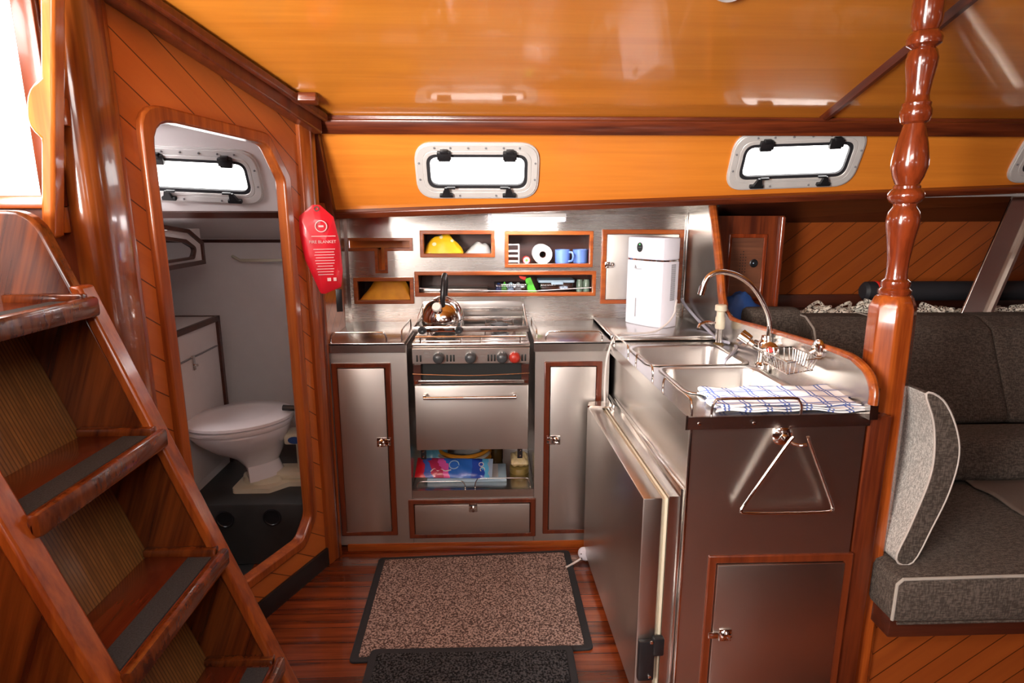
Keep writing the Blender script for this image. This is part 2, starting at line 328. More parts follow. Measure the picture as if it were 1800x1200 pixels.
    def grid(s, fn, nu, nv, flip=False):
        V = [[s.v(fn(i / nu, j / nv)) for j in range(nv + 1)] for i in range(nu + 1)]
        for i in range(nu):
            for j in range(nv):
                q = [V[i][j], V[i + 1][j], V[i + 1][j + 1], V[i][j + 1]]; s.f(q[::-1] if flip else q)
        return s
    def build(s, name, mat, parent=None, frame=None, smooth=True, label=None, solid=0, bevel=0, sub=0, noise=0):
        me = bpy.data.meshes.new(name); bm = s.b
        bmesh.ops.remove_doubles(bm, verts=bm.verts, dist=1e-6)
        bmesh.ops.recalc_face_normals(bm, faces=bm.faces)
        F = frame or Matrix()
        if noise:
            for v in bm.verts: v.co += Vector((random.uniform(-noise, noise), random.uniform(-noise, noise), random.uniform(-noise, noise)))
        o = bpy.data.objects.new(name, me); S.collection.objects.link(o)
        if parent is not None:
            T = WM[parent.name].inverted() @ F
            bm.transform(T); o.parent = parent; WM[o.name] = WM[parent.name].copy()
        else: o.matrix_world = F; WM[o.name] = F.copy()
        bm.to_mesh(me); bm.free(); me.materials.append(M[mat] if isinstance(mat, str) else mat)
        if smooth:
            for p in me.polygons: p.use_smooth = True
            try: me.set_sharp_from_angle(angle=R(38))
            except Exception: pass
        if solid: md = o.modifiers.new('thick', 'SOLIDIFY'); md.thickness = solid; md.offset = 0
        if bevel: md = o.modifiers.new('bevel', 'BEVEL'); md.width = bevel; md.segments = 2; md.limit_method = 'ANGLE'; md.angle_limit = R(40)
        if sub: md = o.modifiers.new('sub', 'SUBSURF'); md.levels = sub; md.render_levels = sub
        if label: o['label'] = label
        return o
WM = {}
def T(x=0, y=0, z=0, rz=0, rx=0, ry=0): return Matrix.Translation((x, y, z)) @ Matrix.Rotation(rz, 4, 'Z') @ Matrix.Rotation(ry, 4, 'Y') @ Matrix.Rotation(rx, 4, 'X')
def thing(name, label, cat, loc=(0, 0, 0), frame=None, group=None):
    o = bpy.data.objects.new(name, None); S.collection.objects.link(o); o.empty_display_size = .05
    F = frame if frame is not None else Matrix.Translation(loc)
    o.matrix_world = F; WM[o.name] = F.copy(); o['label'] = label; o['category'] = cat
    if group: o['group'] = group
    return o
def tag(o, label, cat, group=None):
    o['label'] = label; o['category'] = cat
    if group: o['group'] = group
    return o
def struct(o): o['kind'] = 'structure'; return o
def box(*a, bev=0): return MB().box(*a, bev=bev)
def lettering(text, size, parent, mat, frame, depth=.0006, name='lettering', shear=0):
    c = bpy.data.curves.new('txt', 'FONT'); c.body = text; c.size = size; c.extrude = depth; c.align_x = 'CENTER'; c.align_y = 'CENTER'; c.shear = shear
    t = bpy.data.objects.new('txt', c); S.collection.objects.link(t)
    dg = bpy.context.evaluated_depsgraph_get(); me = bpy.data.meshes.new_from_object(t.evaluated_get(dg)); bpy.data.objects.remove(t)
    o = bpy.data.objects.new(name, me); S.collection.objects.link(o); me.transform(WM[parent.name].inverted() @ frame); o.parent = parent
    me.materials.clear(); me.materials.append(M[mat]); WM[o.name] = WM[parent.name].copy(); return o
FACE = Matrix.Rotation(R(90), 4, 'X')      # text facing -Y
# ================================================================== setting
CSF = Matrix(((1, 0, 0, 0), (0, .877, -.481, 2.45), (0, .481, .877, 1.37), (0, 0, 0, 1)))       # leaning cabin side
BF = Matrix(((-.3835, .9236, 0, -.651), (-.9236, -.3835, 0, 2.202), (0, 0, 1, 0), (0, 0, 0, 1)))  # angled bulkhead, x along it, y towards the galley
struct(box(-.95, 3.2, -1.5, 2.9, -.05, 0).build('floor', 'floor'))
struct(box(-2.6, -.95, -1.5, 1.5, -.05, 0).build('floor', 'floor'))
struct(box(-1.95, -.95, 1.5, 2.9, -.05, 0).build('floor', 'blackfloor'))
# ceiling: flat over the camera, sloping down to the cabin side
struct(MB().plate('z', -2.6, 3.2, -1.5, 1.40, 1.96, 2.0, [(-.25, .55, -.55, .05), (-1.68, -1.27, .70, 1.2)]).build('ceiling', 'ceil', smooth=False))  # unseen roof openings added, sized for the light they let in
sl = Matrix.Translation((0, 1.40, 1.96)) @ Matrix.Rotation(-math.atan(.3), 4, 'X')
struct(box(-2.6, 3.2, 0, .925, 0, .03).build('ceiling', 'ceil', frame=sl, smooth=False))
# ceiling mouldings
m = MB(); m.prism([(0, 0), (.016, -.014), (.030, -.014), (.046, 0)], 'y', 0, .90)
struct(m.build('trim_1', 'trimy', frame=Matrix.Translation((1.185, 0, 0)) @ sl))
struct(box(-.64, 3.2, 2.255, 2.30, 1.672, 1.70, bev=.006).build('trim_2', 'trimx'))
struct(box(-.62, 3.2, -.030, 0, .318, .372, bev=.008).build('trim_3', 'trimx', frame=CSF))
# cabin side with port openings
PORTS = [(-.052, .170, .466, .224, 0.0, 1), (1.152, .216, .50, .228, .04, 2), (2.235, .245, .47, .224, .04, 4), (-1.10, .150, .47, .222, -.05, 3)]
def hole(p, f=.80): cx, cz, w, h, a, n = p; return (cx - w * f / 2, cx + w * f / 2, cz - h * f * .9 / 2, cz + h * f * .9 / 2)
m = MB().plate('y', -.65, 3.2, -.02, .37, 0, .006, [hole(p) for p in PORTS[:3]])
for v_ in m.b.verts:
    if v_.co.z < -.01: v_.co.z = .0415 * (v_.co.x + .6) - .02
struct(m.build('wall_side', 'veneer', frame=CSF, smooth=False))
struct(MB().plate('y', -1.95, -.65, -.02, .42, 0, .006, [hole(PORTS[3])]).build('wall_side', 'white', frame=CSF, smooth=False))
# lower rail under the ports, rising towards the bow
m = MB(); z0 = lambda x: .0 + .0415 * (x + .6)
m.hexa([(-.65, -.028, z0(-.65) - .022), (3.2, -.028, z0(3.2) - .022), (3.2, .03, z0(3.2) - .022), (-.65, .03, z0(-.65) - .022),
        (-.65, -.028, z0(-.65) + .006), (3.2, -.028, z0(3.2) + .006), (3.2, .03, z0(3.2) + .006), (-.65, .03, z0(-.65) + .006)])
struct(m.build('trim_4', 'trimx', frame=CSF, bevel=.005))
struct(box(-.672, -.612, -.034, .02, -.03, .36, bev=.006).build('trim_5', 'doorframe', frame=CSF))
struct(MB().hexa([(-1.95, -.012, -.025), (-.66, -.012, -.025), (-.66, .03, -.025), (-1.95, .03, -.025), (-1.95, -.012, .0), (-.66, -.012, .0), (-.66, .03, .0), (-1.95, .03, .0)]).build('trim_6', 'dark', frame=CSF))
# soffits under the side deck
def cs(x, y, z): return tuple(CSF @ Vector((x, y, z)))
m = MB(); m.hexa([cs(-.64, .0, z0(-.64) - .02), cs(.905, .0, z0(.905) - .02), (.905, 2.74, 1.350), (-.64, 2.74, 1.345), cs(-.64, .0, z0(-.64)), cs(.905, .0, z0(.905)), (.905, 2.74, 1.37), (-.64, 2.74, 1.37)])
struct(m.build('trim_7', 'steel', smooth=False))
m = MB(); m.hexa([cs(.93, .0, z0(.93) - .02), cs(3.2, .0, z0(3.2) - .02), (3.2, 2.84, 1.31), (.93, 2.84, 1.30), cs(.93, .0, z0(.93)), cs(3.2, .0, z0(3.2)), (3.2, 2.84, 1.35), (.93, 2.84, 1.34)])
struct(m.build('trim_8', 'dark', smooth=False))
struct(MB().hexa([cs(-1.95, .0, -.02), cs(-.66, .0, -.02), (-.66, 2.9, 1.235), (-1.95, 2.9, 1.235), cs(-1.95, .0, .0), cs(-.66, .0, .0), (-.66, 2.9, 1.26), (-1.95, 2.9, 1.26)]).build('trim_9', 'white', smooth=False))

# ports
def port(p, tint='alu', far=False):
    cx, cz, w, h, a, n = p
    F = CSF @ T(cx, 0, cz, ry=-a)
    root = bpy.data.objects.new('window_%d' % n, None); S.collection.objects.link(root); root.matrix_world = F; WM[root.name] = F.copy(); struct(root); root.empty_display_size = .05
    W2, H2 = w / 2, h / 2
    rr = lambda i, r: rrect(-W2 + i, W2 - i, -H2 + i, H2 - i, r, 8)
    m = MB(); m.ring(rr(0, .075), rr(.042, .045), 'y', -.008, .004); m.ring(rr(.006, .07), rr(.030, .05), 'y', -.012, -.006); m.ring(rr(.030, .05), rr(.044, .04), 'y', -.013, .006)
    m.build('frame', tint, root, F, bevel=.002)
    MB().ring(rr(.040, .045), rr(.056, .032), 'y', -.009, .004).build('gasket', 'rubber', root, F)
    MB().prism(rr(.050, .04), 'y', -.001, .002).build('pane', 'pane', root, F)
    for sx in (-1, 1):
        x = sx * W2 * .52
        m = MB(); m.box(x - .026, x + .026, -.026, -.004, H2 - .060, H2 - .030, bev=.003); m.box(x - .014, x + .014, -.030, -.010, H2 - .036, H2 - .022, bev=.003); m.box(x - .022, x + .022, -.022, 0, H2 - .068, H2 - .055, bev=.003)
        m.build('hinge', 'black', root, F)
        m = MB(); m.box(x - .026, x + .026, -.026, -.008, -H2 + .012, -H2 + .026, bev=.003)
        m.hexa([(x - .016, -.03, -H2 + .024), (x + .016, -.03, -H2 + .024), (x + .016, -.016, -H2 + .024), (x - .016, -.016, -H2 + .024),
                (x - .008 - sx * .004, -.034, -H2 + .056), (x + .006 - sx * .004, -.034, -H2 + .056), (x + .006 - sx * .004, -.024, -H2 + .056), (x - .008 - sx * .004, -.024, -H2 + .056)])
        m.box(x - sx * .004, x - sx * .036, -.036, -.026, -H2 + .053, -H2 + .060, bev=.0015)
        m.build('latch', 'black', root, F)
    pts = [(i * W2 * .28, H2 - .018) for i in (-2.4, -1.5, -.5, .5, 1.5, 2.4)] + [(i * W2 * .3, -H2 + .016) for i in (-1, 1)] + [(s * (W2 - .016), q) for s in (-1, 1) for q in (-.03, .035)]
    for q in pts: MB().lathe([(.0001, -.0175), (.0034, -.0165), (.004, -.013)], (q[0], 0, q[1]), 'y', 8).build('screw', 'greyp', root, F)
for p in PORTS: port(p)

# galley back wall of steel sheet with its lockers cut in
YB = 2.71
N_UPL = (-.317, .014, 1.169, 1.287); N_UPR = (.057, .452, 1.123, 1.284); N_LOWR = (-.346, .469, .994, 1.107); N_LOWL = (-.618, -.351, .962, 1.081)
TT = [(-.655, 1.255), (-.655, 1.198), (-.517, 1.198), (-.517, 1.100), (-.462, 1.100), (-.462, 1.198), (-.35, 1.198), (-.35, 1.255)]
def inset(h, d=.01): return (h[0] + d, h[1] - d, h[2] + d, h[3] - d)
holes = [inset(h) for h in (N_UPL, N_UPR, N_LOWR, N_LOWL)] + [(-.645, -.36, 1.208, 1.245), (-.507, -.472, 1.11, 1.208)]
struct(MB().plate('y', -.66, .92, .0, 1.40, YB, YB + .012, holes).build('wall_back', 'steel', smooth=False))
struct(box(-.640, -.628, YB - .024, YB, .875, 1.36).build('trim_10', 'wire'))
struct(box(.865, .878, YB - .02, YB, .885, 1.36, bev=.004).build('trim_11', 'wire'))
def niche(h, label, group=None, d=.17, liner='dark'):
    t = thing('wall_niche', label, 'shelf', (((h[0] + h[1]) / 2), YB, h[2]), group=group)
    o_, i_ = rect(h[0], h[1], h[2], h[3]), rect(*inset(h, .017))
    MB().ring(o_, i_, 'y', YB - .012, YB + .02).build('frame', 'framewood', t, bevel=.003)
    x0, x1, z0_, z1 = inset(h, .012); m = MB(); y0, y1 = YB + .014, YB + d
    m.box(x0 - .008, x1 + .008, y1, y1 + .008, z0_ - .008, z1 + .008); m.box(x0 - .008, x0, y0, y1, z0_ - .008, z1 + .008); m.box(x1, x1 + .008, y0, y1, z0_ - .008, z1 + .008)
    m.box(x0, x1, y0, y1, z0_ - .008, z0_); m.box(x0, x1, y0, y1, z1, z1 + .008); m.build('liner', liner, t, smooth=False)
    return t
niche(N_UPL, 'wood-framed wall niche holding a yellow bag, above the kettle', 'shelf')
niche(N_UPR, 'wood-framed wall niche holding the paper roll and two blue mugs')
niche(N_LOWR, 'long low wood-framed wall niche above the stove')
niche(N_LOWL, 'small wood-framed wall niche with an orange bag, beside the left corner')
t = thing('wall_niche', 'T-shaped wood-framed slot in the steel wall at left', 'shelf', (-.49, YB, 1.1))
ti = [(-.641, 1.243), (-.641, 1.210), (-.505, 1.210), (-.505, 1.112), (-.474, 1.112), (-.474, 1.210), (-.362, 1.210), (-.362, 1.243)]
MB().ring(TT, ti, 'y', YB - .010, YB + .016).build('frame', 'framewood', t)
m = MB(); m.box(-.65, -.355, YB + .10, YB + .108, 1.10, 1.26); m.box(-.65, -.355, YB + .014, YB + .1, 1.246, 1.254); m.box(-.65, -.508, YB + .014, YB + .1, 1.200, 1.207); m.box(-.47, -.355, YB + .014, YB + .1, 1.200, 1.207)
m.box(-.514, -.508, YB + .014, YB + .1, 1.10, 1.207); m.box(-.471, -.465, YB + .014, YB + .1, 1.10, 1.207); m.build('liner', 'veneer', t, smooth=False)

# partition between galley and saloon
PX = lambda y: .952 - .054 * (y - 1.42)
poly = [(1.40, .86), (2.76, .86), (2.76, 1.40), (2.475, 1.40), (2.40, 1.24), (2.345, 1.11), (2.30, 1.01), (2.21, .968), (2.0, .976), (1.60, .992), (1.50, .990), (1.435, .968), (1.405, .94)]
fr = Matrix.Translation((.938, 1.42, 0)) @ Matrix.Rotation(R(3.1), 4, 'Z') @ Matrix.Translation((0, -1.42, 0))
struct(MB().prism(poly, 'x', 0, .022).build('wall_partition', 'steely', frame=fr, smooth=False))
edge = smooth_path([(.012, 2.475, 1.40), (.012, 2.40, 1.24), (.012, 2.345, 1.11), (.012, 2.30, 1.01), (.012, 2.21, .968), (.012, 2.0, .976), (.012, 1.78, .985), (.012, 1.60, .992), (.012, 1.50, .990), (.010, 1.435, .968), (.006, 1.405, .935), (.004, 1.400, .90)], 5); _u = ([(.016, 2.465, 1.40), (.016, 2.36, 1.24), (.016, 2.295, 1.09), (.016, 2.265, 1.01), (.016, 2.20, .982), (.016, 2.05, .980), (.016, 1.80, .995), (.016, 1.60, 1.003), (.016, 1.49, .995), (.016, 1.42, .960), (.016, 1.392, .915)])
m = MB(); m.tube(edge, [.017 if p.z > 1.0 and p.y > 2.2 else .0115 for p in edge], 10, ell=1.1); struct(m.build('trim_12', 'framewood', frame=fr))
struct(box(.022, .04, 1.45, 2.76, .0, .96).build('wall_partition', 'dark', frame=fr, smooth=False))

# saloon: planked hull side, shelf, locker base, aft shell
struct(box(1.22, 3.2, 2.80, 2.83, .88, 1.36).build('wall_hull', 'hull', smooth=False))
struct(box(1.22, 3.2, 2.775, 2.80, .90, .985, bev=.004).build('trim_13', 'dark'))
struct(box(.93, 3.2, 2.36, 2.86, .90, .925).build('trim_14', 'dark'))
struct(box(.93, 3.2, 2.86, 2.9, 0, 1.4).build('wall_hull', 'dark', smooth=False))
# the shell behind and beside the viewer
WA = (.6, 1.15, 1.32, 1.52)
struct(MB().plate('y', -2.6, 3.2, 0, 2.0, -1.54, -1.5, [(1.0, 1.45, 1.45, 1.63), (-.3, .15, 1.45, 1.63)]).build('wall_rear', 'white', smooth=False))
struct(box(-2.6, 3.2, -1.5, -1.46, 0, 1.0).build('wall_rear', 'dark', smooth=False))
struct(box(3.2, 3.24, -1.54, 2.9, 0, 2.0).build('wall_right', 'trimy', smooth=False))
struct(box(-2.64, -2.6, -1.54, 1.5, 0, 2.0).build('wall_left', 'trimy', smooth=False))

# angled bulkhead with the doorway to the head
inn = [(.593, .19), (.593, 1.602), (.19, 1.577), (.125, 1.47), (.119, .26), (.175, .19)]
out = [(.627, .155), (.627, 1.640), (.178, 1.612), (.091, 1.48), (.085, .245), (.158, .155)]
rad = [.03, .07, .05, .05, .06, .05]
ol = [(.712, 0), (.712, 1.91), (.2, 1.766), (-.05, 1.70), (-.05, .4), (-.05, 0)]
mi = [((a[0] + b[0]) / 2, (a[1] + b[1]) / 2) for a, b in zip(inn, out)]
struct(MB().ring(rpoly(ol, .0004), rpoly(mi, rad), 'y', -.022, 0).build('wall_bulkhead', 'bulk', frame=BF, smooth=False))
m = MB(); m.ring(rpoly(out, rad), rpoly(inn, rad), 'y', -.022, .020)
struct(m.build('door_1', 'framewoodz', frame=BF, bevel=.006))
m = MB(); m.hexa([(-.05, 0, 1.632), (.72, 0, 1.863), (.72, .05, 1.863), (-.05, .05, 1.632), (-.05, 0, 1.712), (.72, 0, 1.925), (.72, .05, 1.925), (-.05, .05, 1.712)])
struct(m.build('trim_15', 'doorframe', frame=BF, bevel=.006))
m = MB(); m.hexa([(-.06, 0.05, 1.672), (.72, 0.05, 1.893), (.72, .07, 1.893), (-.06, .07, 1.672), (-.06, 0.05, 1.70), (.72, 0.05, 1.92), (.72, .07, 1.92), (-.06, .07, 1.70)])
struct(m.build('trim_16', 'doorframe', frame=BF, bevel=.006))
struct(box(-.052, .030, -.03, .016, 0, 1.66, bev=.006).build('trim_17', 'framewoodz', frame=BF))
struct(box(.670, .712, 0, .010, 0, 1.88, bev=.006).build('trim_18', 'framewoodz', frame=BF))
struct(box(-.03, .70, 0, .012, 0, .075, bev=.003).build('baseboard_left', 'black', frame=BF))
# side panel beside the galley's left worktop
struct(box(-.66, -.640, 2.22, 2.76, 0, 1.40).build('wall_galley_left', 'bulk2', smooth=False))
struct(box(-.650, -.622, 2.215, 2.262, 0, 1.66, bev=.006).build('trim_19', 'doorframe'))
struct(box(-.640, -.636, 2.60, 2.71, .875, 1.35).build('trim_20', 'steely'))
struct(box(-.60, .47, 2.262, 2.275, 0, .035, bev=.004).build('baseboard_back', 'framewood'))

# ---- head compartment
struct(box(-1.95, -.66, 2.86, 2.9, 0, 1.26).build('wall_head', 'white', smooth=False))
struct(box(-1.95, -.66, 2.853, 2.86, 1.228, 1.242).build('trim_21', 'dark'))
struct(box(-.672, -.66, 2.2, 2.9, 0, 1.7).build('wall_head', 'white', smooth=False))
struct(box(-1.99, -1.95, 1.5, 2.9, 0, 2.0).build('wall_head', 'white', smooth=False))
struct(MB().hexa([(-1.95, 1.5, 1.86), (-.952, 1.5, 1.86), (-.66, 2.25, 1.66), (-1.95, 2.25, 1.66), (-1.95, 1.5, 1.87), (-.952, 1.5, 1.87), (-.66, 2.25, 1.67), (-1.95, 2.25, 1.67)]).build('ceiling', 'white', smooth=False))
t = thing('step', 'dark moulded step carrying the toilet, two round recesses in its front', 'step', (-1.2, 2.5, 0))
m = MB(); m.box(-1.94, -.675, 2.18, 2.85, 0, .262, bev=.012); m.build('plinth', 'blackfloor', t)
for x, z in ((-1.043, .200), (-.862, .205)): MB().lathe([(.036, 0), (.036, -.004), (.031, -.005), (.029, -.002), (.0001, -.002)], (x, 2.181, z), 'y', 20).build('hatch_ring', 'black', t)

# the white side deck outside the ports
struct(MB().hexa([cs(-1.95, .035, -.03), cs(3.2, .035, .07), (3.2, 3.6, 1.40), (-1.95, 3.6, 1.34), cs(-1.95, .035, -.02), cs(3.2, .035, .08), (3.2, 3.6, 1.41), (-1.95, 3.6, 1.35)]).build('side_deck', 'sky', smooth=False))

struct(box(-2.6, -.64, .45, .49, 0, 1.15).build('light_block_aft', 'dark', smooth=False))  # unseen board added to keep light off the lower ladder
# ================================================================== head fittings
t = thing('toilet', 'white marine toilet with closed lid on a cream base, seen through the doorway', 'toilet', (-.955, 2.385, .262))
TF = T(-.955, 2.385, 0, rz=R(-60))
def egg(a, front, back, z, n=32, cx=0, cy=-.07):
    return [(cx + a * math.cos(2 * math.pi * i / n), cy + (back if math.sin(2 * math.pi * i / n) > 0 else front) * math.sin(2 * math.pi * i / n), z) for i in range(n)]
def loft(m, rings, cap0=True, cap1=True):
    V = [[m.v(p) for p in r] for r in rings]; n = len(V[0])
    for a, b in zip(V, V[1:]):
        for j in range(n): m.f([a[j], a[(j + 1) % n], b[(j + 1) % n], b[j]])
    if cap0: m.f(V[0][::-1])
    if cap1: m.f(V[-1])
    return m
m = MB(); loft(m, [egg(.075, .0, .15, .300), egg(.07, .0, .14, .33), egg(.058, .01, .13, .36), egg(.075, .05, .15, .40), egg(.12, .13, .16, .445), egg(.155, .18, .18, .49), egg(.168, .20, .19, .52), egg(.166, .20, .19, .527)]); m.build('bowl', 'porc', t, TF)
m = MB(); loft(m, [egg(.170, .204, .195, .528), egg(.174, .21, .2, .534), egg(.174, .21, .2, .545), egg(.168, .204, .195, .549)]); m.build('seat', 'porc', t, TF)
m = MB(); loft(m, [egg(.170, .206, .2, .551), egg(.176, .212, .205, .556), egg(.174, .21, .203, .566), egg(.158, .19, .19, .573), egg(.10, .13, .12, .576)]); m.build('lid', 'porc', t, TF)
m = MB(); m.prism(rpoly([(-1.05, 2.27), (-.90, 2.27), (-.84, 2.33), (-.69, 2.33), (-.69, 2.45), (-.84, 2.47), (-.86, 2.52), (-1.05, 2.52)], .02), 'z', .262, .282); m.lathe([(.088, .28), (.085, .302)], (-.955, 2.39, 0)); m.box(-.90, -.70, 2.35, 2.42, .28, .315, bev=.012); m.build('base', 'cream', t)
m = MB(); m.cyl((-.79, 2.40, .30), (-.79, 2.40, .44), .032, 14); m.box(-.86, -.74, 2.36, 2.46, .43, .475, bev=.01); m.cyl((-.79, 2.40, .47), (-.79, 2.40, .56), .02, 12); m.build('pump', 'cream', t)
MB().lathe([(.026, -.001), (.024, .003), (.0001, .004)], (-.815, 2.358, .452), 'y', 16, sx=1, sy=.6).build('badge', 'bag', t)
m = MB(); m.tube([(-.79, 2.38, .56), (-.79, 2.37, .585), (-.82, 2.36, .59), (-.85, 2.36, .592)], .012, 8); m.cyl((-.79, 2.38, .49), (-.79, 2.38, .59), .016, 10); m.build('pump_handle', 'black', t)

def framed(t, y0, y1, z0, z1, x, w=.012, mat='dark'):
    MB().ring(rect(y0, y1, z0, z1), rect(y0 + w, y1 - w, z0 + w, z1 - w), 'x', x - .004, x + .006).build('trim', mat, t)
t = thing('bathroom_locker', 'low white bathroom locker with dark wood edging, left of the toilet', 'cabinet', (-1.4, 2.35, .262))
m = MB(); m.box(-1.94, -1.19, 2.13, 2.60, .262, .915); m.build('body', 'white', t, smooth=False)
MB().box(-1.945, -1.182, 2.125, 2.605, .915, .927).build('top', 'white', t)
m = MB(); m.box(-1.192, -1.178, 2.125, 2.61, .908, .930); m.box(-1.94, -1.178, 2.598, 2.612, .908, .930); m.box(-1.192, -1.178, 2.592, 2.612, .262, .91); m.build('edging', 'dark', t)
m = MB(); m.box(-1.19, -1.184, 2.15, 2.57, .30, .80, bev=.002); m.build('door', 'white', t)
MB().box(-1.19, -1.181, 2.15, 2.575, .802, .806).build('door_gap', 'greyp', t)
m = MB(); m.box(-1.184, -1.176, 2.34, 2.36, .755, .815, bev=.002); m.cyl((-1.18, 2.35, .775), (-1.165, 2.35, .775), .006, 10); m.build('latch', 'chrome', t)
t = thing('bathroom_locker', 'small high bathroom locker with rounded dark-framed opening, above the low locker', 'cabinet', (-1.4, 2.4, 1.16))
m = MB(); m.box(-1.94, -1.20, 2.1, 2.56, 1.16, 1.30); m.build('body', 'white', t, smooth=False)
MB().ring(rpoly([(2.09, 1.155), (2.57, 1.155), (2.57, 1.245), (2.46, 1.30), (2.09, 1.34)], .0005), rpoly([(2.1, 1.172), (2.553, 1.172), (2.553, 1.236), (2.455, 1.285), (2.1, 1.325)], .0005), 'x', -1.204, -1.192).build('trim', 'dark', t)
a = rpoly([(2.1, 1.182), (2.47, 1.182), (2.50, 1.225), (2.42, 1.262), (2.1, 1.30)], .02); b_ = rpoly([(2.115, 1.192), (2.46, 1.192), (2.485, 1.222), (2.41, 1.25), (2.115, 1.285)], .018)
MB().ring(a, b_, 'x', -1.2, -1.188).build('door_trim', 'dark', t); MB().prism(b_, 'x', -1.20, -1.196).build('mirror', 'mirror', t)
t = thing('towel_bar', 'thin pale bar fixed to the white bathroom wall above the toilet', 'rail', (-1.05, 2.84, 1.14))
m = MB(); m.tube([(-1.20, 2.855, 1.165), (-1.15, 2.81, 1.150), (-.68, 2.81, 1.150)], .007, 8); m.build('bar', 'cream', t)

# ================================================================== ladder
t = thing('companionway_ladder', 'varnished wooden ladder with dark anti-slip treads at the left', 'ladder', (-.6, 1.1, 0))
LX = lambda z: -.44 - .361 * z          # front edge of the stringers
def stringer(y0, y1, zt):
    f = .018; w = .20
    pts = [(LX(0) , 0), (LX(0) - w, 0), (LX(zt) - w - .05, zt), (LX(zt) - .012, zt)]
    return MB().prism(rpoly(pts, [0, 0, 0, .07]), 'y', y0, y1)
stringer(1.30, 1.335, 1.372).build('stringer', 'ladder', t, bevel=.008)
stringer(.875, .910, 1.372).build('stringer', 'ladder', t, bevel=.008)
for y0, y1 in ((1.292, 1.34), (.868, .918)):
    m = MB(); m.hexa([(LX(0) - .014, y0, 0), (LX(0) + .012, y0, 0), (LX(0) + .012, y1, 0), (LX(0) - .014, y1, 0),
                     (LX(1.215) - .014, y0, 1.215), (LX(1.215) + .012, y0, 1.215), (LX(1.215) + .012, y1, 1.215), (LX(1.215) - .014, y1, 1.215)])
    m.build('edge_strip', 'framewoodz', t, bevel=.006)
for z in (1.185, .888, .592, .296):
    x1 = LX(z) + .030; x0 = x1 - .185
    m = MB(); m.box(x0, x1, .905, 1.302, z - .032, z - .002, bev=.008); s_ = m.build('tread', 'tread', t)
    MB().box(x1 - .018, x1 + .004, .905, 1.302, z - .034, z + .009, bev=.008).build('nosing', 'ladder', s_)
    MB().box(x0, x1 - .02, 1.280, 1.302, z - .004, z + .015, bev=.004).build('side_lip', 'ladder', s_)
    MB().box(x1 - .078, x1 - .026, .915, 1.272, z - .003, z + .0015).build('antislip_strip', 'grip', s_)
m = MB(); xb = lambda z: LX(z) - .150
m.hexa([(xb(0) - .01, .912, 0), (xb(0), .912, 0), (xb(0), 1.299, 0), (xb(0) - .01, 1.299, 0), (xb(1.18) - .01, .912, 1.15), (xb(1.18), .912, 1.15), (xb(1.18), 1.299, 1.15), (xb(1.18) - .01, 1.299, 1.15)])
m.build('riser_board', 'ply', t)

# companionway side: panel, bright opening, grab rail, shelf, curved post
m = MB().plate('y', -2.6, -.935, 0, 1.96, 1.46, 1.49, [(-1.55, -1.015, 1.405, 1.96)])
struct(m.build('wall_companionway', 'doorframe', smooth=False))
struct(box(-1.56, -.995, 1.42, 1.49, 1.375, 1.405, bev=.005).build('trim_22', 'framewood'))
struct(box(-1.022, -.975, 1.44, 1.462, 1.38, 1.95, bev=.003).build('trim_23', 'doorframe'))
w5 = bpy.data.objects.new('window_5', None); S.collection.objects.link(w5); WM['window_5'] = Matrix(); struct(w5)
MB().box(-1.56, -1.0, 1.485, 1.492, 1.40, 1.96).build('pane', emis('opening_glow_white', (1, 1, .97), 2.6), w5)  # glowing sheet made up to stand for the bright opening
struct(box(-1.60, -.98, 1.497, 1.505, 1.35, 1.96).build('wall_companionway', 'white', smooth=False))  # unseen backing added to keep the glow out of the head
t = thing('grab_rail', 'scalloped wooden grab rail upright beside the bright companionway opening', 'handrail', (-.94, 1.44, 1.3))
GX = lambda z: -.888 - .155 * (1.80 - z)
pr = []; zs = [1.31 + i * .0125 for i in range(51)]
outer = [(GX(z) - .012, z) for z in zs]
inner = []
for z in zs:
    d = .034
    for zc in (1.585, 1.905): d = max(d, .034 + .030 * max(0, 1 - (abs(z - zc) / .062) ** 3))
    d = max(d, .034 + .03 * max(0, 1 - abs(z - 1.30) / .03))
    inner.append((GX(z) - d - .006, z))
m = MB(); m.prism(outer + inner[::-1], 'y', 1.395, 1.435); m.build('rail', 'rail', t, bevel=.012)
for zc in (1.585, 1.35): MB().box(GX(zc) - .06, GX(zc) - .02, 1.43, 1.462, zc - .03, zc + .03, bev=.004).build('mounting_block', 'rail', t)
# recess with a shelf between panel and post, and the big rounded corner post
struct(box(-1.04, -.928, 1.60, 1.62, 0, 1.95).build('wall_recess', 'ladder', smooth=False))
struct(box(-.985, -.925, 1.47, 1.60, 1.545, 1.562, bev=.002).build('trim_24', 'framewood'))
P = [(-1.00, 1.52), (-.975, 1.475), (-.935, 1.455), (-.90, 1.47), (-.885, 1.52), (-.89, 1.60), (-.97, 1.60)]
P = smooth_path([(a, b, 0) for a, b in P], 4, closed=True)
m = MB(); loft(m, [[(p.x - .022, p.y, z) for p in P] for z in (0, .5, 1.0, 1.5, 1.93)])
struct(m.build('trim_25', 'postwood'))
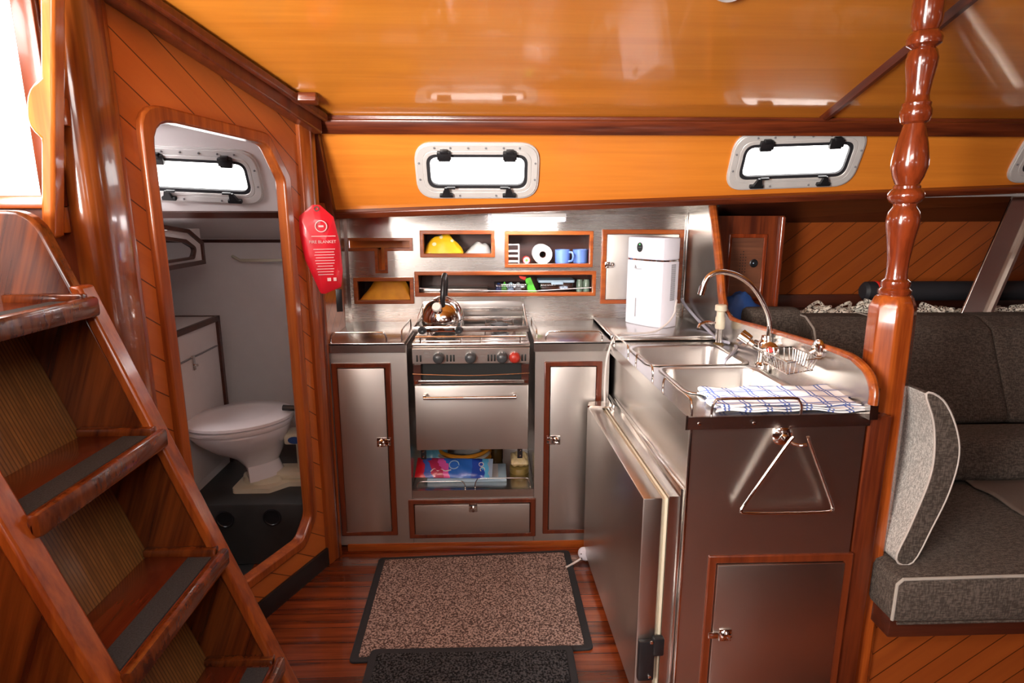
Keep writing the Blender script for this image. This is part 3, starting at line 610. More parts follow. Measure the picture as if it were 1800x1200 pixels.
# ================================================================== galley: base units and worktops
YF = 2.265; ZT = .880
def latch(t, x, y, z, side, axis='y'):
    m = MB(); m.box(x - .018, x + .018, y - .004, y, z - .018, z + .018, bev=.002); l = m.build('latch', 'chrome', t)
    m = MB(); m.lathe([(.012, 0), (.013, -.003), (.009, -.006), (.006, -.004), (.0001, -.004)], (x - side * .006, y - .004, z), 'y', 16); m.box(x + side * .012, x + side * .028, y - .007, y - .001, z - .010, z + .010, bev=.002); m.build('latch_ring', 'chrome', l)
def base_unit(x0, x1, door, side, label):
    t = thing('base_cabinet', label, 'cabinet', ((x0 + x1) / 2, YF, 0))
    d = door
    MB().plate('y', x0, x1, .030, .868, YF, YF + .012, [(d[0] + .01, d[1] - .01, d[2] + .01, d[3] - .01)]).build('front', 'steelv', t, smooth=False)
    m = MB(); m.box(x0, x0 + .01, YF + .012, 2.69, .03, .868); m.box(x1 - .01, x1, YF + .012, 2.69, .03, .868); m.build('side_panel', 'steely', t, smooth=False)
    o_ = rect(*d); i_ = rect(d[0] + .022, d[1] - .022, d[2] + .018, d[3] - .018)
    MB().ring(o_, i_, 'y', YF - .008, YF + .006).build('door_frame', 'doorframe', t, bevel=.003)
    dr = MB().box(d[0] + .024, d[1] - .024, YF - .012, YF + .012, d[2] + .020, d[3] - .020, bev=.003).build('door', 'steelv', t)
    x = d[1] - .045 if side > 0 else d[0] + .045
    m = MB(); m.box(x - .020, x + .020, YF - .016, YF - .012, .462, .500, bev=.002); l = m.build('latch', 'chrome', dr)
    m = MB(); m.lathe([(.0125, 0), (.0135, -.004), (.009, -.007), (.006, -.005), (.0001, -.005)], (x - side * .004, YF - .016, .481), 'y', 16); m.box(x + side * .012, x + side * .034, YF - .020, YF - .008, .468, .494, bev=.002)
    m.box(x - .016, x - .012, YF - .0175, YF - .016, .466, .470); m.build('keeper', 'chrome', dr)
    return t
base_unit(-.632, -.330, (-.619, -.392, .074, .800), 1, 'brushed steel base cabinet with tall wood-framed door, left of the stove')
base_unit(.165, .455, (.201, .427, .069, .800), -1, 'brushed steel base cabinet with tall wood-framed door, right of the stove')
# stove bay: drawer, shelf, back
t = thing('drawer_unit', 'steel unit below the stove with an open shelf and a wood-framed drawer', 'cabinet', (-.08, YF, 0))
MB().plate('y', -.328, .163, .030, .266, YF, YF + .012, [(-.34, .166, .070, .218)]).build('front', 'steelv', t, smooth=False)
m = MB(); m.box(-.328, .163, YF + .012, 2.69, .255, .266); m.box(-.328, .163, YF - .002, YF + .006, .236, .268); m.build('shelf', 'top', t, smooth=False)
MB().box(-.328, .163, 2.68, 2.695, .266, .9).build('back', 'steelv', t)
MB().ring(rect(-.345, .172, .058, .228), rect(-.323, .150, .076, .210), 'y', YF - .008, YF + .006).build('drawer_frame', 'doorframe', t, bevel=.003)
d = MB().box(-.320, .147, YF - .012, YF + .012, .078, .208, bev=.003).build('drawer', 'steelv', t)
m = MB(); m.box(-.100, -.066, YF - .016, YF - .012, .176, .214, bev=.002); m.lathe([(.012, 0), (.0125, -.004), (.008, -.006), (.0001, -.004)], (-.083, YF - .016, .190), 'y', 16); m.build('lock', 'chrome', d)
def hoop(x0, x1, y, z, h=.038, r=.003, axis='x', lean=0):
    k = .022; pts = [(x0, 0), (x0 + .001, h * .5), (x0 + .008, h * .85), (x0 + k, h), ((x0 + x1) / 2, h), (x1 - k, h), (x1 - .008, h * .85), (x1 - .001, h * .5), (x1, 0)]
    P = [((a, y, z + b) if axis == 'x' else (y, a, z + b)) for a, b in pts]
    return MB().tube(smooth_path(P, 3), r, 8)
hoop(-.310, -.115, YF + .01, .266, .035, .002).build('rail', 'wire', t); hoop(-.075, .150, YF + .01, .266, .045, .002).build('rail', 'wire', t)
# worktops
t = thing('worktop', 'steel worktop left of the stove with two bent rod rails', 'worktop', (-.48, 2.48, ZT))
m = MB(); m.box(-.640, -.335, YF - .012, 2.71, ZT - .010, ZT, bev=.002); m.box(-.640, -.335, YF - .012, YF - .002, ZT - .038, ZT - .004); m.build('top', 'top', t)
hoop(-.617, -.405, YF + .006, ZT).build('rail', 'wire', t); hoop(2.29, 2.56, -.350, ZT, .040, axis='y').build('rail', 'wire', t)
t = thing('worktop', 'steel worktop right of the stove with two bent rod rails', 'worktop', (.31, 2.48, ZT))
m = MB(); m.box(.160, .470, YF - .012, 2.71, ZT - .010, ZT, bev=.002); m.box(.160, .470, YF - .012, YF - .002, ZT - .038, ZT - .004); m.build('top', 'top', t)
hoop(.205, .425, YF + .006, ZT, .036).build('rail', 'wire', t); hoop(2.29, 2.60, .172, ZT, .040, axis='y').build('rail', 'wire', t)

# ---- stove
t = thing('gimballed_stove', 'stainless gas cooker with four round control knobs, between the base cabinets', 'stove', (-.08, 2.42, .44))
X0, X1, YS = -.303, .140, 2.215
m = MB(); m.box(X0 + .006, X1 - .006, YS + .035, 2.62, .455, .80); m.build('body', 'steelv', t, smooth=False)
m = MB(); m.box(X0 + .03, X1 - .03, YS + .03, YS + .036, .735, .80); m.build('grill_opening', 'screen', t)
for xa in (X0 + .002, X1 - .030): MB().box(xa, xa + .028, YS + .012, YS + .04, .72, .80).build('cheek', 'dark', t)
m = MB(); m.box(X0 + .02, X1 - .02, YS + .002, YS + .03, .728, .741, bev=.002); m.build('grill_strip', 'top', t)
for x in (X0 + .012, X1 - .012): MB().cyl((x, YS + .006, .732), (x, YS + .02, .732), .006, 12).build('bolt', 'chrome', t)
MB().tube(smooth_path([(X0, YS - .002, .768), (X0 + .12, YS - .006, .764), (-.08, YS - .008, .762), (X1 - .12, YS - .006, .764), (X1, YS - .002, .768)], 4), .0018, 6).build('retaining_wire', 'wire', t)
m = MB(); m.hexa([(X0, YS + .002, .806), (X1, YS + .002, .806), (X1, YS + .04, .806), (X0, YS + .04, .806), (X0, YS, .866), (X1, YS, .866), (X1, YS + .04, .870), (X0, YS + .04, .870)])
p_ = m.build('control_panel', 'panel', t, bevel=.002)
slots = [-.284, -.271] + [-.171, -.158, -.146] + [-.016, -.004, .008] + [.112, .124]
for x in slots: MB().box(x - .0032, x + .0032, YS - .0016, YS + .001, .815, .841, bev=.0008).build('vent_slot', 'screen', p_)
m = MB(); m.ring(rrect(-.258, -.236, .846, .857, .002, 2), rrect(-.2568, -.2372, .8472, .8558, .001, 2), 'y', YS - .0008, YS + .001); m.build('panel_symbol', 'greyp', p_)
for a, b, c_, d_ in ((-.258, -.234, .840, .8412), (-.256, -.232, .833, .8338), (-.131, -.111, .8345, .8355), (-.053, -.033, .8345, .8355)): MB().box(a, b, YS - .0008, YS, c_, d_).build('panel_marking', 'greyp', p_)
for x, mt, lb in ((-.203, 'knob', 0), (-.083, 'knob', 0), (.036, 'knob', 0), (.083, 'redknob', 'red control knob')):
    k = MB().lathe([(.020, 0), (.0215, -.004), (.021, -.014), (.017, -.022), (.010, -.026), (.0001, -.027)], (x, YS - .001, .831), 'y', 20)
    kk = k.build('knob', mt, t, label=lb or None); MB().box(x - .0012, x + .0012, YS - .020, YS - .002, .851, .8535).build('pointer', 'white', kk)
m = MB(); m.box(X0 - .002, X1 + .002, YS + .01, 2.60, .868, .884, bev=.004); m.box(X0 + .005, X1 - .005, YS + .04, 2.60, .884, .888, bev=.002); m.build('hob', 'top', t)
# burners and grates
for x, y, r in ((-.19, 2.34, .045), (.03, 2.35, .036), (-.19, 2.50, .036), (.03, 2.50, .045)):
    MB().lathe([(r, .888), (r, .896), (r * .8, .900), (r * .8, .906), (r * .6, .909), (.0001, .909)], (x, y, 0), 'z', 24).build('burner', 'knob', t)
    m = MB()
    for a in range(4): c, s = math.cos(a * math.pi / 2 + .78), math.sin(a * math.pi / 2 + .78); m.tube([(x + c * .085, y + s * .085, .889), (x + c * .08, y + s * .08, .916), (x + c * .02, y + s * .02, .916)], .0028, 6)
    m.build('pan_support', 'wire', t)
# pan rails
m = MB(); 
for z, y in ((.908, YS + .012),): m.tube([(X0 + .014, y, z), (X1 - .014, y, z)], .005, 8)
for x in (-.118, -.043, .105, -.27): m.cyl((x, YS + .014, .884), (x, YS + .012, .908), .003, 8)
m.build('front_rod', 'wire', t)
def flatbar(y, z, h=.020): return MB().box(X0 + .004, X1 - .004, y, y + .003, z, z + h, bev=.001)
b = flatbar(YS + .030, .922, .022).build('clamp_bar', 'steel', t)
MB().box(-.262, -.125, YS + .022, YS + .030, .924, .942, bev=.001).build('clamp', 'chrome', b)
m = MB(); m.box(-.232, -.205, YS + .020, YS + .023, .930, .936); m.box(-.180, -.150, YS + .020, YS + .023, .930, .936); m.box(-.045, -.005, YS + .028, YS + .031, .930, .935); m.box(.02, .055, YS + .028, YS + .031, .930, .935); m.build('slot', 'screen', b)
for x in (-.264, -.126): MB().lathe([(.015, 0), (.016, -.005), (.013, -.012), (.004, -.013), (.0001, -.011)], (x, YS + .022, .932), 'y', 16).build('clamp_knob', 'black', b)
flatbar(2.585, .945).build('clamp_bar', 'steel', t); flatbar(2.60, .905, .016).build('clamp_bar', 'steel', t)
m = MB(); m.box(X0, X1, 2.622, 2.632, .885, .985, bev=.002); m.build('back_plate', 'basin', t)
m = MB()
for x in (X0 + .002, X1 - .006): m.box(x, x + .004, YS + .03, 2.60, .922, .940, bev=.001)
m.build('side_bar', 'steely', t)
for x in (X0 + .004, X1 - .004):
    m = MB(); m.tube([(x, 2.60, .975), (x, 2.40, .95), (x, YS + .04, .93)], .003, 6); m.cyl((x, 2.59, .885), (x, 2.59, .975), .004, 8); m.build('guard_rod', 'wire', t)
# oven door
d = MB().box(X0 + .006, X1 - .004, YS - .006, YS + .030, .462, .722, bev=.004).build('oven_door', 'steelv', t)
m = MB(); m.tube([(-.260, YS - .038, .683), (.088, YS - .038, .683)], .0065, 12); m.box(-.262, -.250, YS - .040, YS - .004, .677, .695, bev=.002); m.box(.078, .090, YS - .040, YS - .004, .677, .695, bev=.002); m.build('handle', 'chrome', d)
for x in (X0 + .03, X1 - .035):
    m = MB(); m.box(x - .010, x + .010, YS + .01, YS + .02, .418, .462); m.build('hinge_plate', 'black', t)
    for z in (.452, .430): MB().lathe([(.005, 0), (.004, -.003), (.0001, -.004)], (x, YS + .009, z), 'y', 10).build('bolt', 'chrome', t)

# ---- kettle
KX, KY, KZ = -.196, 2.38, .919
t = thing('kettle', 'polished steel whistling kettle with black handle on the stove', 'kettle', (KX, KY, KZ))
pf = [(.075, 0), (.083, .004), (.086, .02), (.084, .045), (.076, .070), (.062, .092), (.045, .106), (.036, .110)]
MB().lathe(pf, (KX, KY, KZ), 'z', 36).build('body', 'chrome', t)
l = MB().lathe([(.040, .108), (.038, .113), (.022, .121), (.006, .124)], (KX, KY, KZ), 'z', 28).build('lid', 'chrome', t)
MB().lathe([(.006, .122), (.005, .132), (.011, .137), (.010, .145), (.0001, .147)], (KX, KY, KZ), 'z', 14).build('lid_knob', 'black', l)
m = MB(); m.tube([(KX - .012, KY - .050, KZ + .070), (KX - .016, KY - .092, KZ + .092)], [.022, .016], 18); m.build('spout', 'chrome', t)
MB().tube([(KX - .016, KY - .090, KZ + .0915), (KX - .017, KY - .098, KZ + .096)], [.019, .016], 18).build('whistle_cap', 'alu', t)
hp = smooth_path([(KX + .004, KY - .055, KZ + .088), (KX + .006, KY - .066, KZ + .13), (KX + .010, KY - .048, KZ + .185), (KX + .010, KY + .0, KZ + .205), (KX + .010, KY + .045, KZ + .185), (KX + .006, KY + .066, KZ + .13), (KX + .004, KY + .055, KZ + .088)], 5)
MB().tube(hp, .0105, 10).build('handle', 'black', t)

# ---- things under the stove
t = thing('coiled_hose', 'yellow-orange coiled hose lying behind the packets under the stove', 'hose', (-.13, 2.52, .30))
m = MB(); pts = []
for k in range(5 * 28):
    a = 2 * math.pi * k / 28; lay = k // 28; r = .115 - .010 * (lay % 2)
    pts.append((-.13 + r * math.cos(a), 2.52 + r * .95 * math.sin(a), .300 + lay * .014 + .01 * math.sin(a)))
m.tube(pts, .0085, 8); m.build('coil', 'hoseo', t)
m = MB(); m.tube([(-.13 + .112 * math.cos(a / 10), 2.50 + .115 * math.sin(a / 10), .338) for a in range(33, 62)], .0075, 8); m.build('braided_end', 'rope', t)
t = thing('carton', 'flat pale blue and white carton under the packet, on the shelf below the stove', 'box', (-.13, 2.42, .266))
MB().box(-.275, .055, 2.335, 2.48, .266, .286, bev=.003).build('carton', 'lblue', t)
MB().box(-.20, .02, 2.34, 2.475, .286, .2868).build('printed_face', 'white', t)
t = thing('dishwasher_packet', 'red and blue printed film packet lying below the stove', 'packet', (-.16, 2.33, .288))
def pillow(m, x0, x1, y0, y1, z, h, tilt=0, n=18, k=10, wob=.004):
    def fn(sg):
        def g(u, v):
            b = (max(0, 1 - abs(2 * u - 1) ** 6) * max(0, 1 - abs(2 * v - 1) ** 3)) ** .6
            return (x0 + (x1 - x0) * u, y0 + (y1 - y0) * v, z + h / 2 + sg * h / 2 * b + tilt * (v - .0) + wob * math.sin(u * 17 + v * 9) * b)
        return g
    m.grid(fn(1), n, k); m.grid(fn(-1), n, k, True); return m
M['packet'] = bands('packet_print', [(-.18, (.62, .01, .02)), (-.12, (.55, .02, .06)), (-.105, (.04, .12, .5)), (-.08, (.5, .03, .1)), (-.045, (.75, .10, .40)), (-.02, (.03, .16, .62)), (.08, (.02, .07, .45)), (.125, (.10, .45, .75)), (.15, (.35, .45, .6))], rot=R(20))
PF = T(-.155, 2.335, .290, rz=R(-4), rx=R(32))
pillow(MB(), -.170, .150, -.012, .085, 0, .026).build('film', 'packet', t, PF, solid=.0006)
lettering('OC', .030, t, 'white', PF @ T(.105, .035, .029, rz=R(-75)))
m = MB(); m.ring([(-.01 + .022 * math.cos(a * .42), .042 + .022 * math.sin(a * .42)) for a in range(15)], [(-.01 + .018 * math.cos(a * .42), .042 + .018 * math.sin(a * .42)) for a in range(15)], 'z', .0285, .0295); m.build('round_emblem', 'lblue', t, PF)
m = MB(); m.tube(smooth_path([(-.105, .010, .024), (-.09, .022, .027), (-.075, .012, .026), (-.06, .020, .027), (-.045, .012, .027), (-.02, .018, .027)], 4), .0022, 5); m.build('script_mark', 'white', t, PF)
t = tag(pillow(MB(), .075, .150, 2.40, 2.47, .295, .040, .02).build('food_packet', M['milky'] if 0 else plain('pale_yellow_print', (.85, .62, .32), .4, 0, .35, 40, coat=.3), solid=.0006), 'small pale yellow and cream food packet at the right under the stove', 'packet')
t = thing('storage_jar', 'squat jar with a yellowish content in the right corner under the stove', 'jar', (.105, 2.44, .266))
MB().lathe([(.040, 0), (.042, .004), (.042, .026), (.036, .030), (.0001, .030)], (.112, 2.435, .266), 'z', 20).build('jar', plain('olive_content', (.25, .18, .05), .3), t)
t = tag(MB().lathe([(.034, 0), (.036, .01), (.036, .075), (.02, .09), (.018, .10), (.0001, .10)], (.008, 2.56, .267), 'z', 20).build('glass_jar', 'bottle'), 'dark glass jar behind the packets under the stove', 'jar')
t = tag(pillow(MB(), -.30, -.20, 2.44, 2.52, .295, .05, .03).build('sky_blue_packet', plain('sky_film', (.12, .42, .62), .35, coat=.3), solid=.0006), 'light blue packet leaning at the left under the stove', 'packet')

# ================================================================== sink island
ang = T(.497, 1.42, 0, rz=R(1.9)) @ T(-.497, -1.42, 0)       # the island's side runs very slightly askew
IX0, IX1 = .497, .955
t = thing('sink_island', 'brushed steel sink cabinet with a wood-framed end door, beside the pillar', 'cabinet', (.72, 1.45, 0))
DR = (.566, .944, -.02, .482)
m = MB(); m.box(IX0, .945, 1.42, 1.43, .482, .85); m.box(IX0, .566, 1.42, 1.43, 0, .482); m.build('end_panel', 'steeld', t, smooth=False)
m = MB(); m.box(IX0, IX0 + .006, 1.42, 2.70, .0, .85); m.build('side_panel', 'steely', t, ang, smooth=False)
MB().box(IX0 - .004, IX0 + .003, 1.414, 1.424, 0, .85, bev=.002).build('corner_strip', 'wire', t)
o_, i_ = rect(.566, .955, .004, .482), rect(.588, .932, .02, .460)
MB().ring(o_, i_, 'y', 1.413, 1.428).build('door_frame', 'doorframe', t, bevel=.003)
d = MB().box(.589, .931, 1.408, 1.428, .022, .458, bev=.003).build('door', 'steeld', t)
m = MB(); m.box(.606, .640, 1.404, 1.408, .232, .268, bev=.002); m.lathe([(.014, 0), (.015, -.005), (.010, -.008), (.0001, -.006)], (.624, 1.404, .250), 'y', 18); m.box(.576, .604, 1.402, 1.408, .242, .260, bev=.002); m.build('latch', 'chrome', d)
ZI = .872
t = thing('sink_worktop', 'steel sink worktop with two basins and bent rod rails', 'worktop', (.72, 1.8, ZI))
B1 = (.555, .862, 1.590, 1.870); B2 = (.535, .868, 1.905, 2.195)
m = MB(); m.plate('z', IX0 - .018, .98, 1.408, 2.30, ZI - .004, ZI, [(b[0], b[1], b[2], b[3]) for b in (B1, B2)]); m.box(IX0 - .018, .955, 1.404, 1.410, ZI - .034, ZI - .001); 
m.build('top', 'top', t, ang, smooth=False)
MB().box(IX0 - .020, IX0 - .014, 1.404, 2.28, ZI - .034, ZI + .003).build('lip', 'steely', t, ang)
for B, dp in ((B1, .15), (B2, .14)):
    m = MB(); rings = []
    for (i, z, r) in ((-.012, ZI + .003, .05), (-.002, ZI + .003, .05), (.006, ZI - .002, .045), (.010, ZI - .02, .045), (.018, ZI - dp + .02, .045), (.032, ZI - dp + .004, .045), (.06, ZI - dp, .03)):
        rings.append([(p[0], p[1], z) for p in rrect(B[0] + i, B[1] - i, B[2] + i, B[3] - i, r, 6)])
    loft(m, rings, False, True); s_ = m.build('basin', 'basin', t, ang, solid=.0012)
    MB().lathe([(.030, .001), (.027, .004), (.012, .001), (.0001, .001)], ((B[0] + B[1]) / 2, (B[2] + B[3]) / 2, ZI - dp), 'z', 20).build('drain', 'chrome', s_, ang)
for y0, y1 in ((1.41, 1.64), (1.74, 1.93), (2.03, 2.24)):
    hoop(y0, y1, IX0 - .004, ZI, .040, .0032, 'y').build('rail', 'wire', t, ang)
hoop(.545, .772, 1.416, ZI, .042, .0036).build('rail', 'turned' if 0 else 'wire', t)
for x in (.512, .650): MB().lathe([(.0045, 0), (.004, -.002), (.0001, -.003)], (x, 1.404, ZI - .018), 'y', 12).build('screw', 'chrome', t)
t = thing('raised_worktop', 'raised steel shelf top behind the rear sink, under the white dehumidifier', 'worktop', (.68, 2.5, .89))
m = MB(); m.box(.462, .905, 2.285, 2.708, .876, .892, bev=.002); m.box(.462, .478, 2.285, 2.708, .86, .897, bev=.003); m.build('top', 'top', t)

# ---- fridge under the island
t = thing('refrigerator', 'steel-fronted fridge in the side of the sink island, door slightly proud', 'refrigerator', (.45, 1.85, 0))
FXf = T(.46, 1.45, 0, rz=R(2.0)) @ T(-.46, -1.45, 0)
MB().box(.388, .440, 1.435, 2.20, .035, .640, bev=.004).build('door', 'steeld', t, FXf)
m = MB(); m.box(.440, .449, 1.445, 2.19, .045, .632, bev=.002); m.box(.450, .457, 1.440, 2.195, .042, .636, bev=.002); m.build('gasket', 'cream', t, FXf)
m = MB(); m.box(.458, .484, 1.438, 2.20, .036, .642); m.build('door_liner', 'steely', t, FXf)
m = MB(); m.box(.484, .497, 1.428, 2.26, .015, .668, bev=.002); m.build('flange', 'wire', t, FXf)
m = MB(); m.box(.392, .438, 1.418, 1.436, .10, .225, bev=.006); m.box(.430, .462, 1.414, 1.436, .18, .235, bev=.006); h = m.build('handle', 'black', t, FXf)
for z in (.115, .225): MB().lathe([(.005, 0), (.0045, -.002), (.0001, -.003)], (.425, 1.416 if z > .2 else 1.418, z), 'y', 10).build('screw', 'chrome', h, FXf)
m = MB(); m.prism([(.385, 2.18), (.47, 2.16), (.48, 2.22), (.44, 2.235), (.40, 2.225)], 'z', .640, .648); m.box(.462, .474, 2.12, 2.22, .60, .668, bev=.002); m.build('hinge_plate', 'wire', t, FXf)

# ---- faucet
t = thing('mixer_tap', 'chrome swan-neck mixer tap with round handles at the sink', 'faucet', (.888, 1.90, ZI))
m = MB(); m.lathe([(.027, 0), (.027, .008), (.020, .014), (.018, .04), (.022, .05), (.022, .075), (.016, .085), (.013, .10)], (.892, 1.90, ZI), 'z', 20); m.tube([(.892, 1.96, .93), (.885, 1.85, .93)], .018, 14); m.build('body', 'chrome', t)
sp_ = smooth_path([(.900, 1.90, .955), (.902, 1.90, 1.01), (.882, 1.90, 1.065), (.838, 1.90, 1.130), (.785, 1.90, 1.168), (.726, 1.90, 1.181), (.688, 1.90, 1.164), (.672, 1.90, 1.120)], 5)
m = MB(); m.tube(sp_, .0085, 12); m.cyl((.675, 1.9, 1.135), (.669, 1.9, 1.108), .0115, 14); m.cyl((.900, 1.9, .945), (.901, 1.9, .965), .013, 14); m.build('spout', 'chrome', t)
for a, b in (((.880, 1.955, .93), (.845, 1.985, .955)), ((.880, 1.845, .93), (.862, 1.800, .948))):
    A, B = Vector(a), Vector(b); d_ = (B - A).normalized()
    m = MB(); m.tube([A, A + d_ * .015, A + d_ * .018, B, B + d_ * .003], [.012, .013, .023, .026, .020], 12); h = m.build('tap_handle', 'chrome', t)
    MB().tube([B + d_ * .003, B + d_ * .0045], [.010, .009], 12).build('indicator', 'redd' if a[1] < 1.9 else 'bag', h)
# ---- hand pump tap with clear hose
t = thing('filter_tap', 'cream filter tap on a chrome stem beside the rear sink', 'tap', (.865, 2.22, ZI))
m = MB(); m.lathe([(.022, 0), (.020, .006), (.014, .01)], (.862, 2.22, ZI), 'z', 16); m.build('foot', 'bottle', t)
MB().cyl((.862, 2.22, ZI + .008), (.862, 2.22, ZI + .075), .013, 16).build('stem', 'chrome', t)
MB().lathe([(.016, .062), (.018, .068), (.018, .105), (.015, .110), (.015, .128), (.022, .132), (.022, .150), (.018, .154), (.0001, .154)], (.862, 2.22, ZI), 'z', 18).build('valve', 'cream', t)
MB().tube(smooth_path([(.855, 2.22, .955), (.81, 2.225, .958), (.785, 2.22, .95), (.778, 2.21, .935)], 4), [.006] * 12 + [.009], 8).build('spout', 'chrome', t)
t = thing('clear_hose', 'translucent hose looping from the wall past the cream tap into the sink', 'hose', (.85, 2.3, .9))
MB().tube(smooth_path([(.850, 2.66, .985), (.857, 2.62, .960), (.872, 2.50, .920), (.874, 2.36, .897), (.872, 2.26, .884), (.905, 2.185, .882), (.890, 2.12, .882), (.851, 2.045, .884), (.81, 1.98, .884), (.777, 1.931, .882), (.765, 1.925, .86)], 6), .0062, 8).build('hose', 'hose', t)

# ---- wire soap basket on the partition
t = thing('soap_basket', 'chrome wire soap basket fixed to the steel partition', 'basket', (.86, 1.65, .93))
m = MB(); m.lathe([(.030, 0), (.030, -.006), (.022, -.012), (.0001, -.014)], (.928, 1.64, .985), 'x', 20); m.tube([(.920, 1.64, .985), (.905, 1.645, .975)], .006, 8); m.build('mount', 'chrome', t)
BA = [(.800, 1.735), (.905, 1.750), (.915, 1.610), (.800, 1.560)]; BB = [(.812, 1.722), (.900, 1.735), (.905, 1.622), (.812, 1.580)]
zt, zb = .968, .930
r_ = MB().tube([(x, y, zt) for x, y in BA], .0026, 8, closed=True).build('rim', 'wire', t)
MB().tube([(x, y, zb) for x, y in BB], .002, 6, closed=True).build('lower_ring', 'wire', t)
m = MB()
for e_ in range(4):
    a0, a1 = Vector(BA[e_]), Vector(BA[(e_ + 1) % 4]); b0, b1 = Vector(BB[e_]), Vector(BB[(e_ + 1) % 4])
    n_ = 10 if e_ % 2 else 6
    for k in range(n_):
        f = (k + .5) / n_; p, q = a0.lerp(a1, f), b0.lerp(b1, f)
        m.tube([(p.x, p.y, zt), (p.x * .3 + q.x * .7, p.y * .3 + q.y * .7, zb + .008), (q.x, q.y, zb)], .0014, 5)
for k in range(10):
    f = (k + .5) / 10; p = Vector(BB[1]).lerp(Vector(BB[2]), f); q = Vector(BB[0]).lerp(Vector(BB[3]), f); m.tube([(p.x, p.y, zb), (q.x, q.y, zb)], .0014, 5)
m.build('wires', 'wire', t)

# ---- dish towel
t0 = T(.745, 1.500, ZI, rz=R(0))
def cloth(z, off, dx=0, amp=.004, x0=-.19, x1=.19, y0=-.085, y1=.09, ph=0):
    def f(u, v):
        x = x0 + (x1 - x0) * u; y = y0 + (y1 - y0) * v
        e = .012 * math.sin(u * 9 + ph) * (1 - v) * .4 + .008 * math.sin(v * 11 + ph)
        return (x + e + dx + .02 * v, y + .006 * math.sin(u * 13 + ph), z + amp * (math.sin(u * 21 + v * 5 + ph) + math.sin(v * 17 + u * 4)) * .5 + amp)
    return f
m = MB(); m.grid(cloth(.004, 0), 60, 24); m.grid(cloth(.011, 0, .006, .0035, ph=1.2, y1=.085), 60, 24); m.grid(cloth(.018, 0, -.004, .003, ph=2.1, y0=-.075), 60, 24)
o = m.build('dish_towel', 'towel', frame=t0, solid=.003); tag(o, 'folded white dish towel with blue check lying beside the front sink', 'towel')
# ---- triangular towel holder on the end panel
t = thing('towel_ring', 'chrome triangular towel ring hanging on the island end panel', 'towel holder', (.745, 1.42, .81))
m = MB(); m.lathe([(.027, 0), (.027, -.004), (.020, -.010), (.009, -.012), (.009, -.030), (.0001, -.030)], (.732, 1.42, .815), 'y', 24); m.tube([(.732, 1.395, .815), (.745, 1.385, .805), (.760, 1.38, .803), (.775, 1.38, .805)], .004, 8); m.build('mount', 'chrome', t)
tri = smooth_path([(.738, 1.375, .828), (.72, 1.378, .798), (.64, 1.39, .645), (.632, 1.39, .628), (.642, 1.39, .618), (.75, 1.39, .616), (.855, 1.39, .618), (.866, 1.39, .628), (.860, 1.39, .645), (.788, 1.378, .795), (.774, 1.375, .828)], 5)
MB().tube(tri, .0042, 10).build('ring', 'chrome', t)

# ---- dehumidifier
t = thing('dehumidifier', 'white portable dehumidifier on the raised steel worktop', 'dehumidifier', (.68, 2.53, .892))
DF = T(.678, 2.550, .892, rz=R(-54)) @ Matrix.Diagonal((1.12, .8, 1, 1))
def body(z0, z1, inset_, front):
    pts = smooth_path([(-.085, -.055, 0), (-.05, -.066, 0), (0, -.070, 0), (.05, -.066, 0), (.085, -.055, 0)], 4)
    P = [(p.x, p.y) for p in pts] + [(.098, -.030), (.096, .055), (.080, .075), (-.080, .075), (-.096, .055), (-.095, -.030)]
    return MB().prism([(x * inset_, y * inset_) for x, y in P], 'z', z0, z1)
body(0, .275, 1, 0).build('water_tank_body', 'wplast', t, DF, bevel=.004)
body(.275, .281, .97, 0).build('chrome_band', 'chrome', t, DF)
body(.281, .372, 1, 0).build('upper_cover', 'wplast', t, DF, bevel=.006)
c = MB().prism([(.0 + .013 * math.cos(a * .3927) * (1.0), .330 + .020 * math.sin(a * .3927)) for a in range(16)], 'y', -.0735, -.066).build('display', 'screen', t, DF @ T(-.018, 0, 0))
MB().lathe([(.0025, 0), (.0001, -.001)], (-.018, -.0738, .342), 'y', 8).build('indicator_lamp', 'ledg', c, DF)
MB().box(-.026, -.010, -.0738, -.072, .3295, .3305).build('display_line', 'greyp', c, DF)
m = MB(); m.box(-.030, -.0272, -.071, -.066, .035, .115); m.build('level_window', 'greyp', t, DF)
m = MB()
for k in range(12): m.box(-.0235, -.0205, -.0712, -.069, .037 + k * .0066, .0378 + k * .0066)
m.build('level_scale', 'greyp', t, DF)
MB().box(-.038, -.006, -.0712, -.069, .2385, .2405).build('logo_line', 'greyp', t, DF)
m = MB(); m.prism([(-.040, .242), (-.030, .242), (-.037, .256)], 'y', -.0712, -.069); m.build('sail_emblem', 'greyp', t, DF)
m = MB()
for k in range(26): m.box(.0965, .0985, -.010, .025, .115 + k * .0058, .118 + k * .0058)
m.build('side_vent', 'greyp', t, DF)
t = thing('power_cord', 'white power cord running from the dehumidifier down between worktop and island', 'cord', (.46, 2.25, .9))
cp = smooth_path([(.762, 2.448, 1.010), (.752, 2.425, .990), (.742, 2.405, .962), (.706, 2.375, .926), (.645, 2.335, .901), (.57, 2.305, .900), (.50, 2.285, .903), (.462, 2.245, .888), (.436, 2.22, .82), (.430, 2.215, .72), (.430, 2.21, .668), (.436, 2.225, .60), (.45, 2.245, .35), (.43, 2.235, .12), (.400, 2.205, .05)], 6)
MB().tube(cp, .0042, 8).build('cord', 'cordw', t)
t = thing('plug', 'white round plug on the floor between mat and fridge', 'plug', (.365, 2.16, .0))
PFm = T(.362, 2.165, .032, rz=R(-25), ry=R(-20))
m = MB(); m.sphere((0, 0, 0), .026, 1.05, .7, 1.1); m.box(.0, .03, -.016, .016, -.02, .022, bev=.004); m.build('body', 'wplast', t, PFm)
